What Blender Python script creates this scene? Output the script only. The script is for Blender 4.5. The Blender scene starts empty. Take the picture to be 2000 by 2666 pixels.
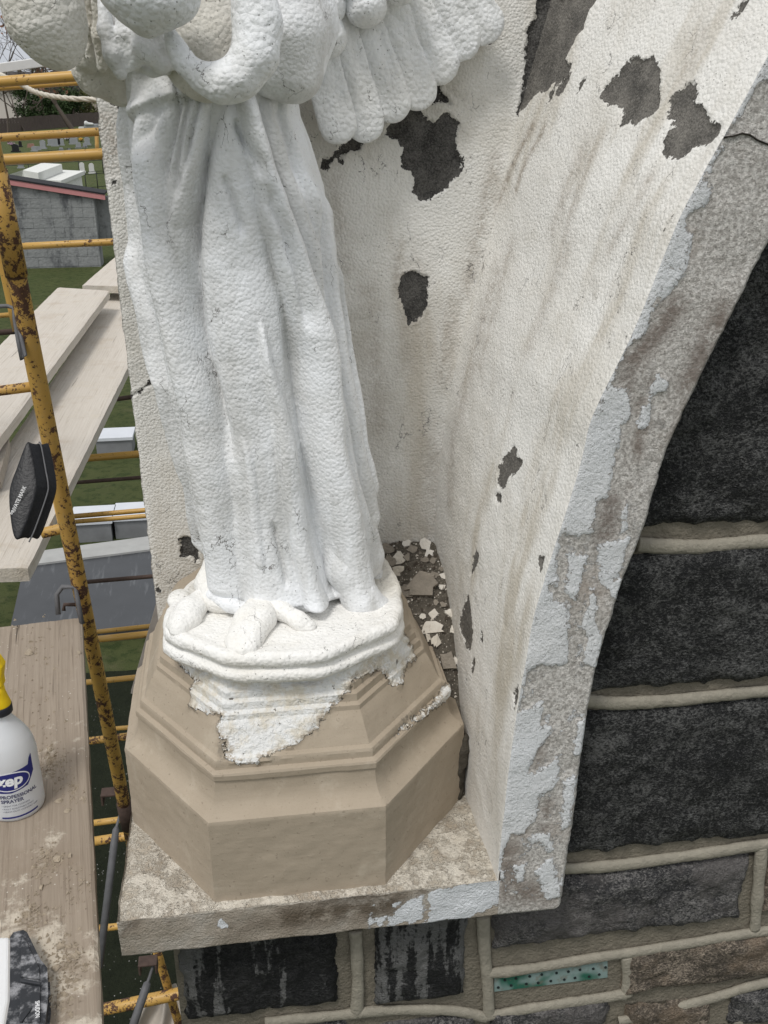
import bpy, bmesh, math, random
import numpy as np
from mathutils import Vector, Matrix
from mathutils.bvhtree import BVHTree
from math import sin, cos, pi, radians, atan2
SC = bpy.context.scene
COL = SC.collection
random.seed(7)
rng = np.random.default_rng(11)

# ------------------------------------------------------------------ camera, sky, sun, exposure
FL = 2600.0                      # focal length in pixels of the 2000 x 2666 photograph
PITCH, YAW = radians(23.5), radians(8.0)
CAM = np.array([-.04, -1.24, 1.2237])
FW = np.array([sin(YAW)*cos(PITCH), cos(YAW)*cos(PITCH), -sin(PITCH)])
UP = np.array([sin(YAW)*sin(PITCH), cos(YAW)*sin(PITCH), cos(PITCH)])
RT = np.array([cos(YAW), -sin(YAW), 0.0])
cam = bpy.data.cameras.new('camera'); camo = bpy.data.objects.new('camera', cam); COL.objects.link(camo)
cam.sensor_fit = 'VERTICAL'; cam.sensor_height = 24.0; cam.lens = 24.0*FL/2666.0
cam.clip_start = 0.05; cam.clip_end = 2000
m = Matrix(((RT[0], UP[0], -FW[0], CAM[0]), (RT[1], UP[1], -FW[1], CAM[1]), (RT[2], UP[2], -FW[2], CAM[2]), (0, 0, 0, 1)))
camo.matrix_world = m
SC.camera = camo

SUN_EL, SUN_AZ = radians(60), radians(218)     # azimuth from +Y clockwise: the light comes from the front left, high
world = bpy.data.worlds.new('World'); SC.world = world; world.use_nodes = True
wt = world.node_tree; wt.nodes.clear()
wo = wt.nodes.new('ShaderNodeOutputWorld'); wb = wt.nodes.new('ShaderNodeBackground')
sk = wt.nodes.new('ShaderNodeTexSky'); sk.sky_type = 'NISHITA'; sk.sun_disc = False
sk.sun_elevation = SUN_EL; sk.sun_rotation = SUN_AZ; sk.dust_density = 4.0; sk.air_density = 1.0
hs = wt.nodes.new('ShaderNodeHueSaturation'); hs.inputs['Saturation'].default_value = .22; hs.inputs['Value'].default_value = 1.25
wt.links.new(sk.outputs[0], hs.inputs['Color']); # a closed, softly mottled cloud layer over the clear sky
wtc = wt.nodes.new('ShaderNodeTexCoord'); wn = wt.nodes.new('ShaderNodeTexNoise'); wn.inputs['Scale'].default_value = 2.2; wn.inputs['Detail'].default_value = 5
wt.links.new(wtc.outputs['Generated'], wn.inputs['Vector'])
wr = wt.nodes.new('ShaderNodeValToRGB'); wr.color_ramp.elements[0].position = .32; wr.color_ramp.elements[1].position = .68
wr.color_ramp.elements[0].color = (.86, .90, .96, 1); wr.color_ramp.elements[1].color = (1, 1, 1, 1); wt.links.new(wn.outputs[0], wr.inputs[0])
wm = wt.nodes.new('ShaderNodeMix'); wm.data_type = 'RGBA'; wm.blend_type = 'MULTIPLY'; wm.inputs[0].default_value = 1.0
wt.links.new(wr.outputs[0], wm.inputs[6]); wm.inputs[7].default_value = (4.1, 4.15, 4.25, 1)
wx = wt.nodes.new('ShaderNodeMix'); wx.data_type = 'RGBA'; wx.inputs[0].default_value = .82
wt.links.new(hs.outputs[0], wx.inputs[6]); wt.links.new(wm.outputs[2], wx.inputs[7]); wt.links.new(wx.outputs[2], wb.inputs['Color'])
wb.inputs['Strength'].default_value = 0.15
wt.links.new(wb.outputs[0], wo.inputs[0])
sun = bpy.data.lights.new('sun', 'SUN'); sun.energy = 1.35; sun.angle = radians(13); sun.color = (1, .97, .93)
suno = bpy.data.objects.new('sun', sun); COL.objects.link(suno)
sd_ = Vector((sin(SUN_AZ)*cos(SUN_EL), cos(SUN_AZ)*cos(SUN_EL), sin(SUN_EL)))
suno.rotation_euler = sd_.to_track_quat('Z', 'Y').to_euler()
SC.view_settings.view_transform = 'Standard'; SC.view_settings.look = 'None'
SC.view_settings.gamma = 1.0; SC.view_settings.exposure = 0.27
SC.view_settings.use_curve_mapping = False

# ------------------------------------------------------------------ measuring helpers (photo pixel -> point of the place)
def ray(x, y): return FW + RT*(x-1000)/FL - UP*(y-1333)/FL
def atd(x, y, d): return CAM + ray(x, y)*d
def aty(x, y, Y): v = ray(x, y); return CAM + v*((Y-CAM[1])/v[1])
def atz(x, y, Z): v = ray(x, y); return CAM + v*((Z-CAM[2])/v[2])
def pxm(p): return float((np.asarray(p)-CAM) @ FW)/FL          # metres per photo pixel at a point
def crop(pts, s, ox, oy): return [(x/s+ox, y/s+oy) for x, y in pts]

# ------------------------------------------------------------------ noise, distance fields, surfaces
def vnoise(P, scale, seed=0):
    Q = np.asarray(P, float)*scale + seed*17.13
    I = np.floor(Q).astype(np.int64); f = Q - I; f = f*f*(3-2*f)
    def h(a, b, c):
        n = (a*374761393 + b*668265263 + c*2147483647 + seed*974711) & 0x7fffffff
        n = ((n ^ (n >> 13))*1274126177) & 0x7fffffff
        return ((n ^ (n >> 16)) & 0xffff)/65535.0
    x, y, z = I[..., 0], I[..., 1], I[..., 2]; u, v, w = f[..., 0], f[..., 1], f[..., 2]
    L = lambda a, b, t: a+(b-a)*t
    return L(L(L(h(x, y, z), h(x+1, y, z), u), L(h(x, y+1, z), h(x+1, y+1, z), u), v),
             L(L(h(x, y, z+1), h(x+1, y, z+1), u), L(h(x, y+1, z+1), h(x+1, y+1, z+1), u), v), w)*2-1
def fbm(P, scale, seed=0, o=3, g=.5):
    r = 0; a = 1; t = 0
    for i in range(o): r = r + a*vnoise(P, scale*2**i, seed+i); t += a; a *= g
    return r/t
def poly_sd(P, polys):
    """signed distance of 2-D points to a set of polygons, negative inside"""
    best = np.full(len(P), 1e3); ins = np.zeros(len(P), bool)
    for pg in polys:
        pg = np.asarray(pg, float); n = len(pg)
        lo = pg.min(0)-.05; hi = pg.max(0)+.05
        k = np.where((P[:, 0] > lo[0]) & (P[:, 0] < hi[0]) & (P[:, 1] > lo[1]) & (P[:, 1] < hi[1]))[0]
        if not len(k): continue
        q = P[k]; c = np.zeros(len(k), bool); d = np.full(len(k), 1e3)
        for i in range(n):
            a, b = pg[i], pg[(i+1) % n]; e = b-a; w = q-a
            t = np.clip((w@e)/max(e@e, 1e-12), 0, 1)
            d = np.minimum(d, np.hypot(*(w-t[:, None]*e).T))
            cr = ((a[1] > q[:, 1]) != (b[1] > q[:, 1]))
            with np.errstate(divide='ignore', invalid='ignore'):
                xx = (b[0]-a[0])*(q[:, 1]-a[1])/(b[1]-a[1])+a[0]
            c ^= cr & (q[:, 0] < xx)
        ins[k] |= c; best[k] = np.minimum(best[k], d)
    best = np.minimum(best, .05)
    return np.where(ins, -best, best)
def smin(a, b, k): h = np.clip(.5+.5*(b-a)/k, 0, 1); return b+(a-b)*h-k*h*(1-h)
def s_cap(P, a, b, ra, rb):
    a = np.asarray(a); b = np.asarray(b); e = b-a
    t = np.clip(((P-a)@e)/(e@e), 0, 1)
    return np.linalg.norm(P-a-t[..., None]*e, axis=-1)-(ra+(rb-ra)*t)
def s_ell(P, c, r, M=None):
    q = P-np.asarray(c)
    if M is not None: q = q@M
    r = np.asarray(r); k0 = np.linalg.norm(q/r, axis=-1); k1 = np.linalg.norm(q/(r*r), axis=-1)
    return k0*(k0-1)/np.maximum(k1, 1e-9)
def surface_nets(f, lo, hi, h):
    ax = [np.arange(lo[i], hi[i]+h, h) for i in range(3)]
    G = np.stack(np.meshgrid(*ax, indexing='ij'), -1)
    V = f(G); n = V.shape; S = V < 0
    acc = np.zeros((n[0]-1, n[1]-1, n[2]-1, 3)); cnt = np.zeros(acc.shape[:3])
    for a in range(3):
        o = [i for i in range(3) if i != a]
        s0 = [slice(None)]*3; s1 = [slice(None)]*3; s0[a] = slice(0, -1); s1[a] = slice(1, None)
        A, B = V[tuple(s0)], V[tuple(s1)]; X = (A < 0) != (B < 0)
        t = np.where(X, A/np.where(X, A-B, 1), 0)
        for i in (0, 1):
            for j in (0, 1):
                sl = [slice(None)]*3
                sl[o[0]] = slice(i, n[o[0]]-1+i); sl[o[1]] = slice(j, n[o[1]]-1+j)
                x = X[tuple(sl)]; tt = t[tuple(sl)]
                off = np.zeros(x.shape+(3,)); off[..., a] = tt; off[..., o[0]] = i; off[..., o[1]] = j
                acc += np.where(x[..., None], off, 0); cnt += x
    act = cnt > 0; idx = np.full(act.shape, -1); idx[act] = np.arange(act.sum())
    I = np.argwhere(act); verts = (I+acc[act]/cnt[act][:, None])*h+np.array([ax[0][0], ax[1][0], ax[2][0]])
    faces = []
    for a in range(3):
        o = [(a+1) % 3, (a+2) % 3]
        s0 = [slice(1, -1)]*3; s1 = [slice(1, -1)]*3; s0[a] = slice(0, -1); s1[a] = slice(1, None)
        A, B = S[tuple(s0)], S[tuple(s1)]
        E = np.argwhere(A != B)
        if not len(E): continue
        E[:, o[0]] += 1; E[:, o[1]] += 1
        sg = A[A != B]
        def cell(d0, d1): c = E.copy(); c[:, o[0]] -= d0; c[:, o[1]] -= d1; return idx[c[:, 0], c[:, 1], c[:, 2]]
        q = np.stack([cell(1, 1), cell(0, 1), cell(0, 0), cell(1, 0)], 1)
        q[~sg] = q[~sg][:, ::-1]; faces.append(q)
    return verts, np.concatenate(faces)

# ------------------------------------------------------------------ object helpers
def mesh(name, v, f, mat=None, parent=None, smooth=True, attrs=None):
    me = bpy.data.meshes.new(name)
    v = np.asarray(v, float)
    me.from_pydata([tuple(p) for p in v], [], [tuple(int(i) for i in q) for q in f])
    if attrs:
        for k, a in attrs.items():
            at = me.attributes.new(k, 'FLOAT', 'POINT'); at.data.foreach_set('value', np.asarray(a, np.float32))
    if smooth: me.polygons.foreach_set('use_smooth', np.ones(len(me.polygons), bool))
    me.update()
    o = bpy.data.objects.new(name, me); COL.objects.link(o)
    if mat: me.materials.append(mat)
    if parent: o.parent = parent
    return o
def tag(o, label=None, cat=None, group=None, kind=None):
    if label: o['label'] = label
    if cat: o['category'] = cat
    if group: o['group'] = group
    if kind: o['kind'] = kind
    return o
def thing(name, label, cat, group=None):
    o = bpy.data.objects.new(name, None); COL.objects.link(o); o.empty_display_size = .1
    return tag(o, label, cat, group)
def grid_faces(nu, nv, flip=False, wrap=False):
    i, j = np.meshgrid(np.arange(nu if wrap else nu-1), np.arange(nv-1), indexing='ij')
    a = i*nv+j; b = ((i+1) % nu)*nv+j
    q = np.stack([a, b, b+1, a+1], -1).reshape(-1, 4)
    return q[:, ::-1] if flip else q
def tube_geo(pts, r, n=14, caps=True):
    P = [np.asarray(p, float) for p in pts]; R = r if hasattr(r, '__len__') else [r]*len(P)
    v, f = [], []
    t0 = P[1]-P[0]; ref = np.array([0, 0, 1.0]) if abs(t0[2]) < .9*np.linalg.norm(t0) else np.array([0, 1.0, 0])
    for i, p in enumerate(P):
        t = P[min(i+1, len(P)-1)]-P[max(i-1, 0)]; t = t/np.linalg.norm(t)
        a = np.cross(t, ref); a /= np.linalg.norm(a); b = np.cross(t, a); ref = -b if np.dot(-b, ref) > 0 else b
        for k in range(n):
            w = 2*pi*k/n; v.append(p+(a*cos(w)+b*sin(w))*R[i])
    for i in range(len(P)-1):
        for k in range(n):
            f.append((i*n+k, i*n+(k+1) % n, (i+1)*n+(k+1) % n, (i+1)*n+k))
    if caps: f.append(tuple(range(n))[::-1]); f.append(tuple(range((len(P)-1)*n, len(P)*n)))
    return v, f
def tube(name, pts, r, mat, parent=None, n=14):
    v, f = tube_geo(pts, r, n); return mesh(name, v, f, mat, parent)
def spline(pts, n=8):
    P = [np.asarray(p, float) for p in pts]; out = []
    for i in range(len(P)-1):
        p0, p1, p2, p3 = P[max(i-1, 0)], P[i], P[i+1], P[min(i+2, len(P)-1)]
        for k in range(n):
            t = k/n; out.append(.5*((2*p1)+(-p0+p2)*t+(2*p0-5*p1+4*p2-p3)*t*t+(-p0+3*p1-3*p2+p3)*t**3))
    out.append(P[-1]); return out
def join(parts):
    v, f = [], []
    for a, b in parts:
        k = len(v); v += [tuple(p) for p in a]; f += [tuple(int(i)+k for i in q) for q in b]
    return v, f
def box_geo(lo, hi):
    x0, y0, z0 = lo; x1, y1, z1 = hi
    return [(x0, y0, z0), (x1, y0, z0), (x1, y1, z0), (x0, y1, z0), (x0, y0, z1), (x1, y0, z1), (x1, y1, z1), (x0, y1, z1)], \
        [(0, 3, 2, 1), (4, 5, 6, 7), (0, 1, 5, 4), (1, 2, 6, 5), (2, 3, 7, 6), (3, 0, 4, 7)]
def hex_geo(bot, top):
    return list(bot)+list(top), [(0, 3, 2, 1), (4, 5, 6, 7), (0, 1, 5, 4), (1, 2, 6, 5), (2, 3, 7, 6), (3, 0, 4, 7)]
def bevel(o, w, seg=2, ang=40):
    md = o.modifiers.new('bevel', 'BEVEL'); md.width = w; md.segments = seg; md.limit_method = 'ANGLE'; md.angle_limit = radians(ang)
    return o
def prism_geo(poly, y0, y1):
    n = len(poly); v = [(x, y0, z) for x, z in poly]+[(x, y1, z) for x, z in poly]
    f = [tuple(range(n)), tuple(range(n, 2*n))[::-1]]+[(i, i+n, (i+1) % n+n, (i+1) % n) for i in range(n)]
    return v, f
def lathe_geo(prof, n=48):
    v = [(r*cos(2*pi*k/n), r*sin(2*pi*k/n), z) for r, z in prof for k in range(n)]; f = []
    for i in range(len(prof)-1):
        for k in range(n): f.append((i*n+k, i*n+(k+1) % n, (i+1)*n+(k+1) % n, (i+1)*n+k))
    f.append(tuple(range(n))[::-1]); f.append(tuple(range((len(prof)-1)*n, len(prof)*n)))
    return v, f
def vnormals(v, f):
    v = np.asarray(v); f = np.asarray(f); a, b, c, d = (v[f[:, i]] for i in range(4))
    n = np.cross(c-a, d-b); N = np.zeros_like(v)
    for i in range(4): np.add.at(N, f[:, i], n)
    return N/np.maximum(np.linalg.norm(N, axis=1), 1e-12)[:, None]

# ------------------------------------------------------------------ material helper
class Mat:
    def __init__(s, name):
        s.m = bpy.data.materials.new(name); s.m.use_nodes = True; s.t = s.m.node_tree; s.t.nodes.clear()
        s.out = s.t.nodes.new('ShaderNodeOutputMaterial'); s.b = s.t.nodes.new('ShaderNodeBsdfPrincipled')
        s.t.links.new(s.b.outputs[0], s.out.inputs[0]); s.tc = s.t.nodes.new('ShaderNodeTexCoord')
        s.co = s.tc.outputs['Object']; s.bump_n = None
    def put(s, sock, v):
        if v is None: return
        if hasattr(v, 'is_output'): s.t.links.new(v, sock)
        elif hasattr(v, '__len__') and len(v) == 3 and sock.type == 'RGBA': sock.default_value = (*v, 1)
        else: sock.default_value = v
    def map(s, scale=(1, 1, 1), rot=(0, 0, 0), loc=(0, 0, 0), vec=None):
        n = s.t.nodes.new('ShaderNodeMapping'); s.put(n.inputs['Vector'], vec or s.co)
        n.inputs['Scale'].default_value = scale; n.inputs['Rotation'].default_value = rot; n.inputs['Location'].default_value = loc
        return n.outputs[0]
    def noise(s, scale, detail=3, rough=.55, vec=None, dist=0, col=False):
        n = s.t.nodes.new('ShaderNodeTexNoise'); s.put(n.inputs['Vector'], vec or s.co)
        n.inputs['Scale'].default_value = scale; n.inputs['Detail'].default_value = detail
        n.inputs['Roughness'].default_value = rough; n.inputs['Distortion'].default_value = dist
        return n.outputs[1 if col else 0]
    def vor(s, scale, feature='F1', vec=None, rnd=1.0, out=0):
        n = s.t.nodes.new('ShaderNodeTexVoronoi'); n.feature = feature; s.put(n.inputs['Vector'], vec or s.co)
        n.inputs['Scale'].default_value = scale; n.inputs['Randomness'].default_value = rnd
        return n.outputs[out]
    def wave(s, scale, dist=3, detail=2, vec=None, dirn='X'):
        n = s.t.nodes.new('ShaderNodeTexWave'); n.bands_direction = dirn; s.put(n.inputs['Vector'], vec or s.co)
        n.inputs['Scale'].default_value = scale; n.inputs['Distortion'].default_value = dist; n.inputs['Detail'].default_value = detail
        return n.outputs[1]
    def ramp(s, fac, stops):
        n = s.t.nodes.new('ShaderNodeValToRGB'); s.put(n.inputs[0], fac); e = n.color_ramp.elements
        while len(e) < len(stops): e.new(.5)
        for i, (p, c) in enumerate(stops):
            e[i].position = p; e[i].color = (*c, 1) if hasattr(c, '__len__') else (c, c, c, 1)
        return n.outputs[0]
    def step(s, fac, a, b, lo=0.0, hi=1.0):
        n = s.t.nodes.new('ShaderNodeMapRange'); n.interpolation_type = 'SMOOTHSTEP'; s.put(n.inputs[0], fac)
        n.inputs[1].default_value = a; n.inputs[2].default_value = b; n.inputs[3].default_value = lo; n.inputs[4].default_value = hi
        return n.outputs[0]
    def mix(s, fac, a, b, mode='MIX'):
        n = s.t.nodes.new('ShaderNodeMix'); n.data_type = 'RGBA'; n.blend_type = mode
        s.put(n.inputs[0], fac); s.put(n.inputs[6], a); s.put(n.inputs[7], b); return n.outputs[2]
    def math(s, op, a, b=None, c=None):
        n = s.t.nodes.new('ShaderNodeMath'); n.operation = op; s.put(n.inputs[0], a); s.put(n.inputs[1], b); s.put(n.inputs[2], c)
        return n.outputs[0]
    def add(s, a, b): return s.math('ADD', a, b)
    def mul(s, a, b): return s.math('MULTIPLY', a, b)
    def attr(s, name):
        n = s.t.nodes.new('ShaderNodeAttribute'); n.attribute_name = name; return n.outputs['Fac']
    def objrand(s): return s.t.nodes.new('ShaderNodeObjectInfo').outputs['Random']
    def bump(s, h, strength=1.0, dist=.01):
        n = s.t.nodes.new('ShaderNodeBump'); s.put(n.inputs['Height'], h)
        n.inputs['Strength'].default_value = strength; n.inputs['Distance'].default_value = dist
        if s.bump_n: s.t.links.new(s.bump_n, n.inputs['Normal'])
        s.bump_n = n.outputs[0]; s.t.links.new(s.bump_n, s.b.inputs['Normal'])
    def end(s, col, rough=.7, spec=.3, metal=0.0):
        s.put(s.b.inputs['Base Color'], col); s.put(s.b.inputs['Roughness'], rough)
        s.put(s.b.inputs['Specular IOR Level'], spec); s.put(s.b.inputs['Metallic'], metal); return s.m
def plain(name, col, rough=.6, var=.15, scale=30, bump=0, bscale=60, spec=.3):
    k = Mat(name); n = k.noise(scale, 4); d = tuple(c*(1-var) for c in col); u = tuple(min(1, c*(1+var)) for c in col)
    if bump: k.bump(k.noise(bscale, 4), 1, bump)
    return k.end(k.mix(n, d, u), rough, spec)

def paint_mat(name, light, dirty, lump=150, lumph=.0035, bare_dark=(.022, .021, .020), bare_light=(.15, .143, .132), streak=None,
              speck=.6, crack=.9, bare=True, edge=.013, dirt=.9, dirt_col=(.20, .17, .12)):
    k = Mat(name)
    n1 = k.noise(3.2, 5, .6); n2 = k.noise(14, 4, .6)
    c = k.mix(k.step(k.add(k.mul(n1, .6), k.mul(n2, .4)), .38, .66), light, dirty)
    if streak:      # old run-off streaks along the fall line of the surface
        sv = k.map(streak[0], rot=streak[2] if len(streak) > 2 else (0, 0, 0)); sn = k.noise(1.0, 4, .6, vec=sv)
        c = k.mix(k.mul(k.step(sn, .48, .70), .85), c, streak[1])
    if bare:
        st = k.attr('stain'); c = k.mix(k.mul(st, k.step(k.add(k.mul(k.noise(70, 5, .75), .6), k.mul(k.noise(260, 3, .7), .4)), .36, .60)), c, (.30, .25, .195))
    # warm grime blotches
    gb = k.mul(k.step(k.noise(7, 6, .7), .60, .74), k.step(k.noise(60, 3, .6), .35, .65))
    c = k.mix(k.mul(gb, dirt*.5), c, dirt_col)
    # pits and flecks
    pits = k.mul(k.step(k.vor(120), .16, .09), k.step(k.noise(9, 3), .44, .6))
    pits2 = k.mul(k.step(k.vor(330), .22, .12), k.step(k.noise(21, 3), .46, .62))
    c = k.mix(k.mul(pits, speck), c, (.16, .15, .13)); c = k.mix(k.mul(pits2, speck*.7), c, (.22, .20, .17))
    # hairline cracks, short and mostly upright
    cv = k.map((1.0, 1.0, .38)); dn = k.noise(35, 4, .6, vec=k.co, col=True)
    mixv = k.t.nodes.new('ShaderNodeMix'); mixv.data_type = 'VECTOR'; mixv.inputs[0].default_value = .035
    k.put(mixv.inputs[4], cv); k.put(mixv.inputs[5], dn)
    ed = k.vor(24, 'DISTANCE_TO_EDGE', vec=mixv.outputs[1])
    cr = k.mul(k.step(ed, .013, .004), k.step(k.noise(16, 4, .6), .55, .63))
    c = k.mix(k.mul(cr, crack), c, (.20, .19, .18))
    h = k.noise(lump, 2.5, .55); h2 = k.vor(lump*.62, 'F1'); h3 = k.noise(lump*.3, 2, .5)
    k.bump(k.add(k.add(k.mul(h, .55), k.mul(h2, -.75)), k.mul(h3, .3)), 1.0, lumph)
    k.bump(k.math('SUBTRACT', 1.0, k.add(k.mul(cr, .7), pits)), .6, .0015)
    rough = .62
    if bare:
        a = k.attr('bare')
        jag = k.add(k.mul(k.add(k.noise(95, 5, .65), -.5), edge*1.8), k.mul(k.add(k.noise(28, 3), -.5), edge))
        mk = k.step(k.add(a, jag), .0006, -.0006)
        g = k.noise(380, 3, .7); g2 = k.noise(22, 5, .65)
        bc = k.mix(k.step(k.add(k.mul(g, .6), k.mul(g2, .5)), .38, .75), bare_dark, bare_light)
        c = k.mix(mk, c, bc)
        k.bump(k.math('SUBTRACT', 1.0, mk), 1.0, .003)
        k.bump(k.mul(mk, k.noise(260, 4, .7)), .8, .002)
        rough = k.add(.6, k.mul(mk, .28))
    return k.end(c, rough, .3)

WHITE = paint_mat('white statue paint', (.82, .835, .85), (.72, .72, .71), lump=280, lumph=.0017, streak=((16, 16, 2.2), (.585, .585, .57)), bare=False, dirt=.35, speck=.5)
ROUGHW = paint_mat('thick lumpy white paint', (.80, .815, .825), (.71, .71, .69), lump=210, lumph=.0024, bare=False, dirt=.6, speck=.6)
WINGW = paint_mat('lumpy white wing paint', (.81, .825, .835), (.70, .70, .68), lump=230, lumph=.0024, bare=False, dirt=.7, speck=.7)
SHADY = paint_mat('grimy white paint darkened as shade', (.74, .72, .67), (.58, .55, .48), lump=250, lumph=.0022, bare=False, dirt=1.3, speck=.75, dirt_col=(.12, .105, .08))  # grime plus the shade of sleeves and rear drapery, put into a darker white
SLAB = paint_mat('cream stucco paint', (.775, .76, .72), (.60, .575, .52), lump=330, lumph=.0019, streak=((9, 9, 1.6), (.55, .505, .43)), dirt=.8)
SIDE = paint_mat('cream side paint', (.80, .785, .745), (.68, .655, .60), lump=320, lumph=.0016, streak=((1.0, 9, 2.0), (.50, .455, .375), (radians(-22), 0, 0)), bare_dark=(.07, .066, .06), bare_light=(.24, .225, .20))

def granite_band():
    k = Mat('pale granite with flaking paint')
    s1 = k.step(k.noise(190, 2, .7), .34, .68); s2 = k.noise(90, 4, .65); s3 = k.noise(5, 5, .65)
    c = k.mix(s1, (.40, .375, .345), (.78, .75, .705)); c = k.mix(k.mul(k.step(k.vor(260), .25, .12), .7), c, (.13, .12, .115))
    c = k.mix(k.mul(k.step(s2, .5, .7), .45), c, (.72, .70, .67))
    c = k.mix(k.mul(k.step(s3, .55, .68), .6), c, (.36, .30, .25))
    c = k.mix(k.mul(k.mul(k.step(k.noise(11, 5, .7), .6, .72), s2), .8), c, (.13, .125, .115))
    stn = k.mul(k.attr('stain'), k.step(k.noise(38, 5, .7), .30, .55)); c = k.mix(stn, c, k.mix(k.noise(6, 3), (.27, .20, .155), (.15, .14, .13)))
    a = k.attr('paint'); jag = k.add(k.mul(k.add(k.noise(70, 6, .72), -.5), .034), k.mul(k.add(k.noise(24, 3), -.5), .012))
    mk = k.step(k.add(a, jag), .0005, -.0005)
    sz = k.t.nodes.new('ShaderNodeSeparateXYZ'); k.put(sz.inputs[0], k.co); low = k.step(sz.outputs[2], .75, .35)
    scat = k.mul(low, k.step(k.add(k.mul(k.noise(17, 5, .7), .6), k.mul(k.noise(85, 5, .75), .4)), .535, .555)); mk = k.math('MAXIMUM', mk, scat)
    thin = k.mul(mk, k.step(k.add(k.noise(140, 4, .7), k.mul(a, 8.0)), .62, .55))
    pc = k.mix(k.noise(6, 4), (.74, .765, .79), (.80, .80, .79)); pc = k.mix(k.mul(k.step(k.vor(170), .15, .09), .5), pc, (.25, .24, .22))
    c = k.mix(thin, c, pc)
    k.bump(thin, 1.0, .0022); k.bump(k.noise(160, 5, .75), 1, .005); k.bump(k.mul(thin, k.noise(150, 2)), .7, .003)
    return k.end(c, .7, .25)
BAND = granite_band()
def ledge_mat():
    k = Mat('worn ledge stone with paint scraps')
    s = k.noise(260, 3, .7); b = k.noise(9, 6, .7); d = k.noise(40, 5, .7); w = k.noise(5, 4, .6)
    c = k.mix(s, (.33, .295, .25), (.60, .555, .49))
    c = k.mix(k.mul(k.step(b, .50, .62), .8), c, (.17, .135, .10))
    c = k.mix(k.mul(k.step(w, .46, .56), .8), c, (.40, .345, .28))
    # paint scraps, thick on the top face, rare on the front
    g = k.t.nodes.new('ShaderNodeNewGeometry'); sx = k.t.nodes.new('ShaderNodeSeparateXYZ'); k.put(sx.inputs[0], g.outputs['Normal'])
    up = k.step(sx.outputs[2], .3, .8)
    tn = k.mix(k.step(k.noise(16, 5, .7), .40, .62), (.48, .41, .32), (.60, .54, .44)); tn = k.mix(k.mul(k.step(k.noise(48, 4, .7), .60, .72), .5), tn, (.30, .25, .19))
    c = k.mix(k.mul(up, .9), c, tn)
    pk = k.attr('paint')
    sc = k.add(k.mul(d, .75), k.mul(k.noise(120, 4, .7), .25))
    m1 = k.mul(up, k.mul(k.step(k.add(k.mul(k.noise(20, 6, .7), .75), k.mul(k.noise(160, 4, .7), .25)), .40, .56), .8)); m2 = k.step(k.add(k.mul(sc, .05), pk), .022, .020)
    c = k.mix(k.mul(k.attr('stain'), k.step(k.noise(30, 5, .7), .28, .55)), c, (.125, .098, .07))
    c = k.mix(m1, c, k.mix(k.noise(30, 3), (.78, .745, .66), (.66, .60, .50))); c = k.mix(m2, c, (.72, .74, .76))
    c = k.mix(k.mul(k.step(k.noise(70, 5, .75), .66, .72), .7), c, (.13, .115, .10))
    k.bump(k.add(d, s), 1, .005); k.bump(k.add(m1, m2), 1, .002)
    return k.end(c, .8, .2)
LEDGE = ledge_mat()
def pedestal_mat():
    k = Mat('tan mortar repair with white paint left')
    c = k.mix(k.noise(8, 4, .6), (.335, .28, .21), (.42, .355, .275)); c = k.mix(k.mul(k.step(k.noise(300, 2), .55, .7), .3), c, (.30, .245, .18))
    bw = k.noise(30, 4, .6, vec=k.map((.4, .4, 4))); c = k.mix(k.mul(k.step(bw, .45, .7), .18), c, (.31, .25, .185)); c = k.mix(k.mul(k.step(k.noise(17, 5, .7), .54, .7), .35), c, (.50, .44, .35)); c = k.mix(k.mul(k.step(k.noise(130, 3), .66, .70), .6), c, (.22, .18, .135))
    a = k.attr('paint'); jag = k.add(k.mul(k.add(k.noise(75, 6, .72), -.5), .040), k.mul(k.add(k.noise(22, 3), -.5), .02))
    m = k.step(k.add(a, jag), .0008, -.0008)
    crm = k.mix(k.step(k.noise(34, 5, .7), .42, .66), (.80, .80, .78), (.70, .65, .55))
    edge = k.mul(k.step(k.add(a, jag), -.018, -.002), k.step(k.noise(120, 4, .7), .45, .55))
    wc = k.mix(edge, crm, (.44, .38, .30))
    pit = k.mul(k.step(k.noise(85, 4, .6), .66, .69), k.step(k.noise(14, 3), .42, .52)); wc = k.mix(pit, wc, (.16, .145, .12))
    c = k.mix(m, c, wc)
    gr = k.mul(k.step(k.add(a, jag), .012, .002), k.step(k.noise(40, 4, .7), .52, .62)); c = k.mix(k.mul(k.mul(gr, k.math('SUBTRACT', 1, m)), .7), c, (.20, .175, .14))
    k.bump(m, 1, .002); k.bump(k.mul(m, k.noise(150, 4, .65)), 1, .006); k.bump(k.noise(500, 2), .25, .0012); k.bump(bw, .3, .0016); k.bump(k.noise(90, 3), .35, .0015)
    k.bump(k.step(k.noise(90, 3), .66, .72), .3, .001)
    return k.end(c, .78, .2)
PED = pedestal_mat()
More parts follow.
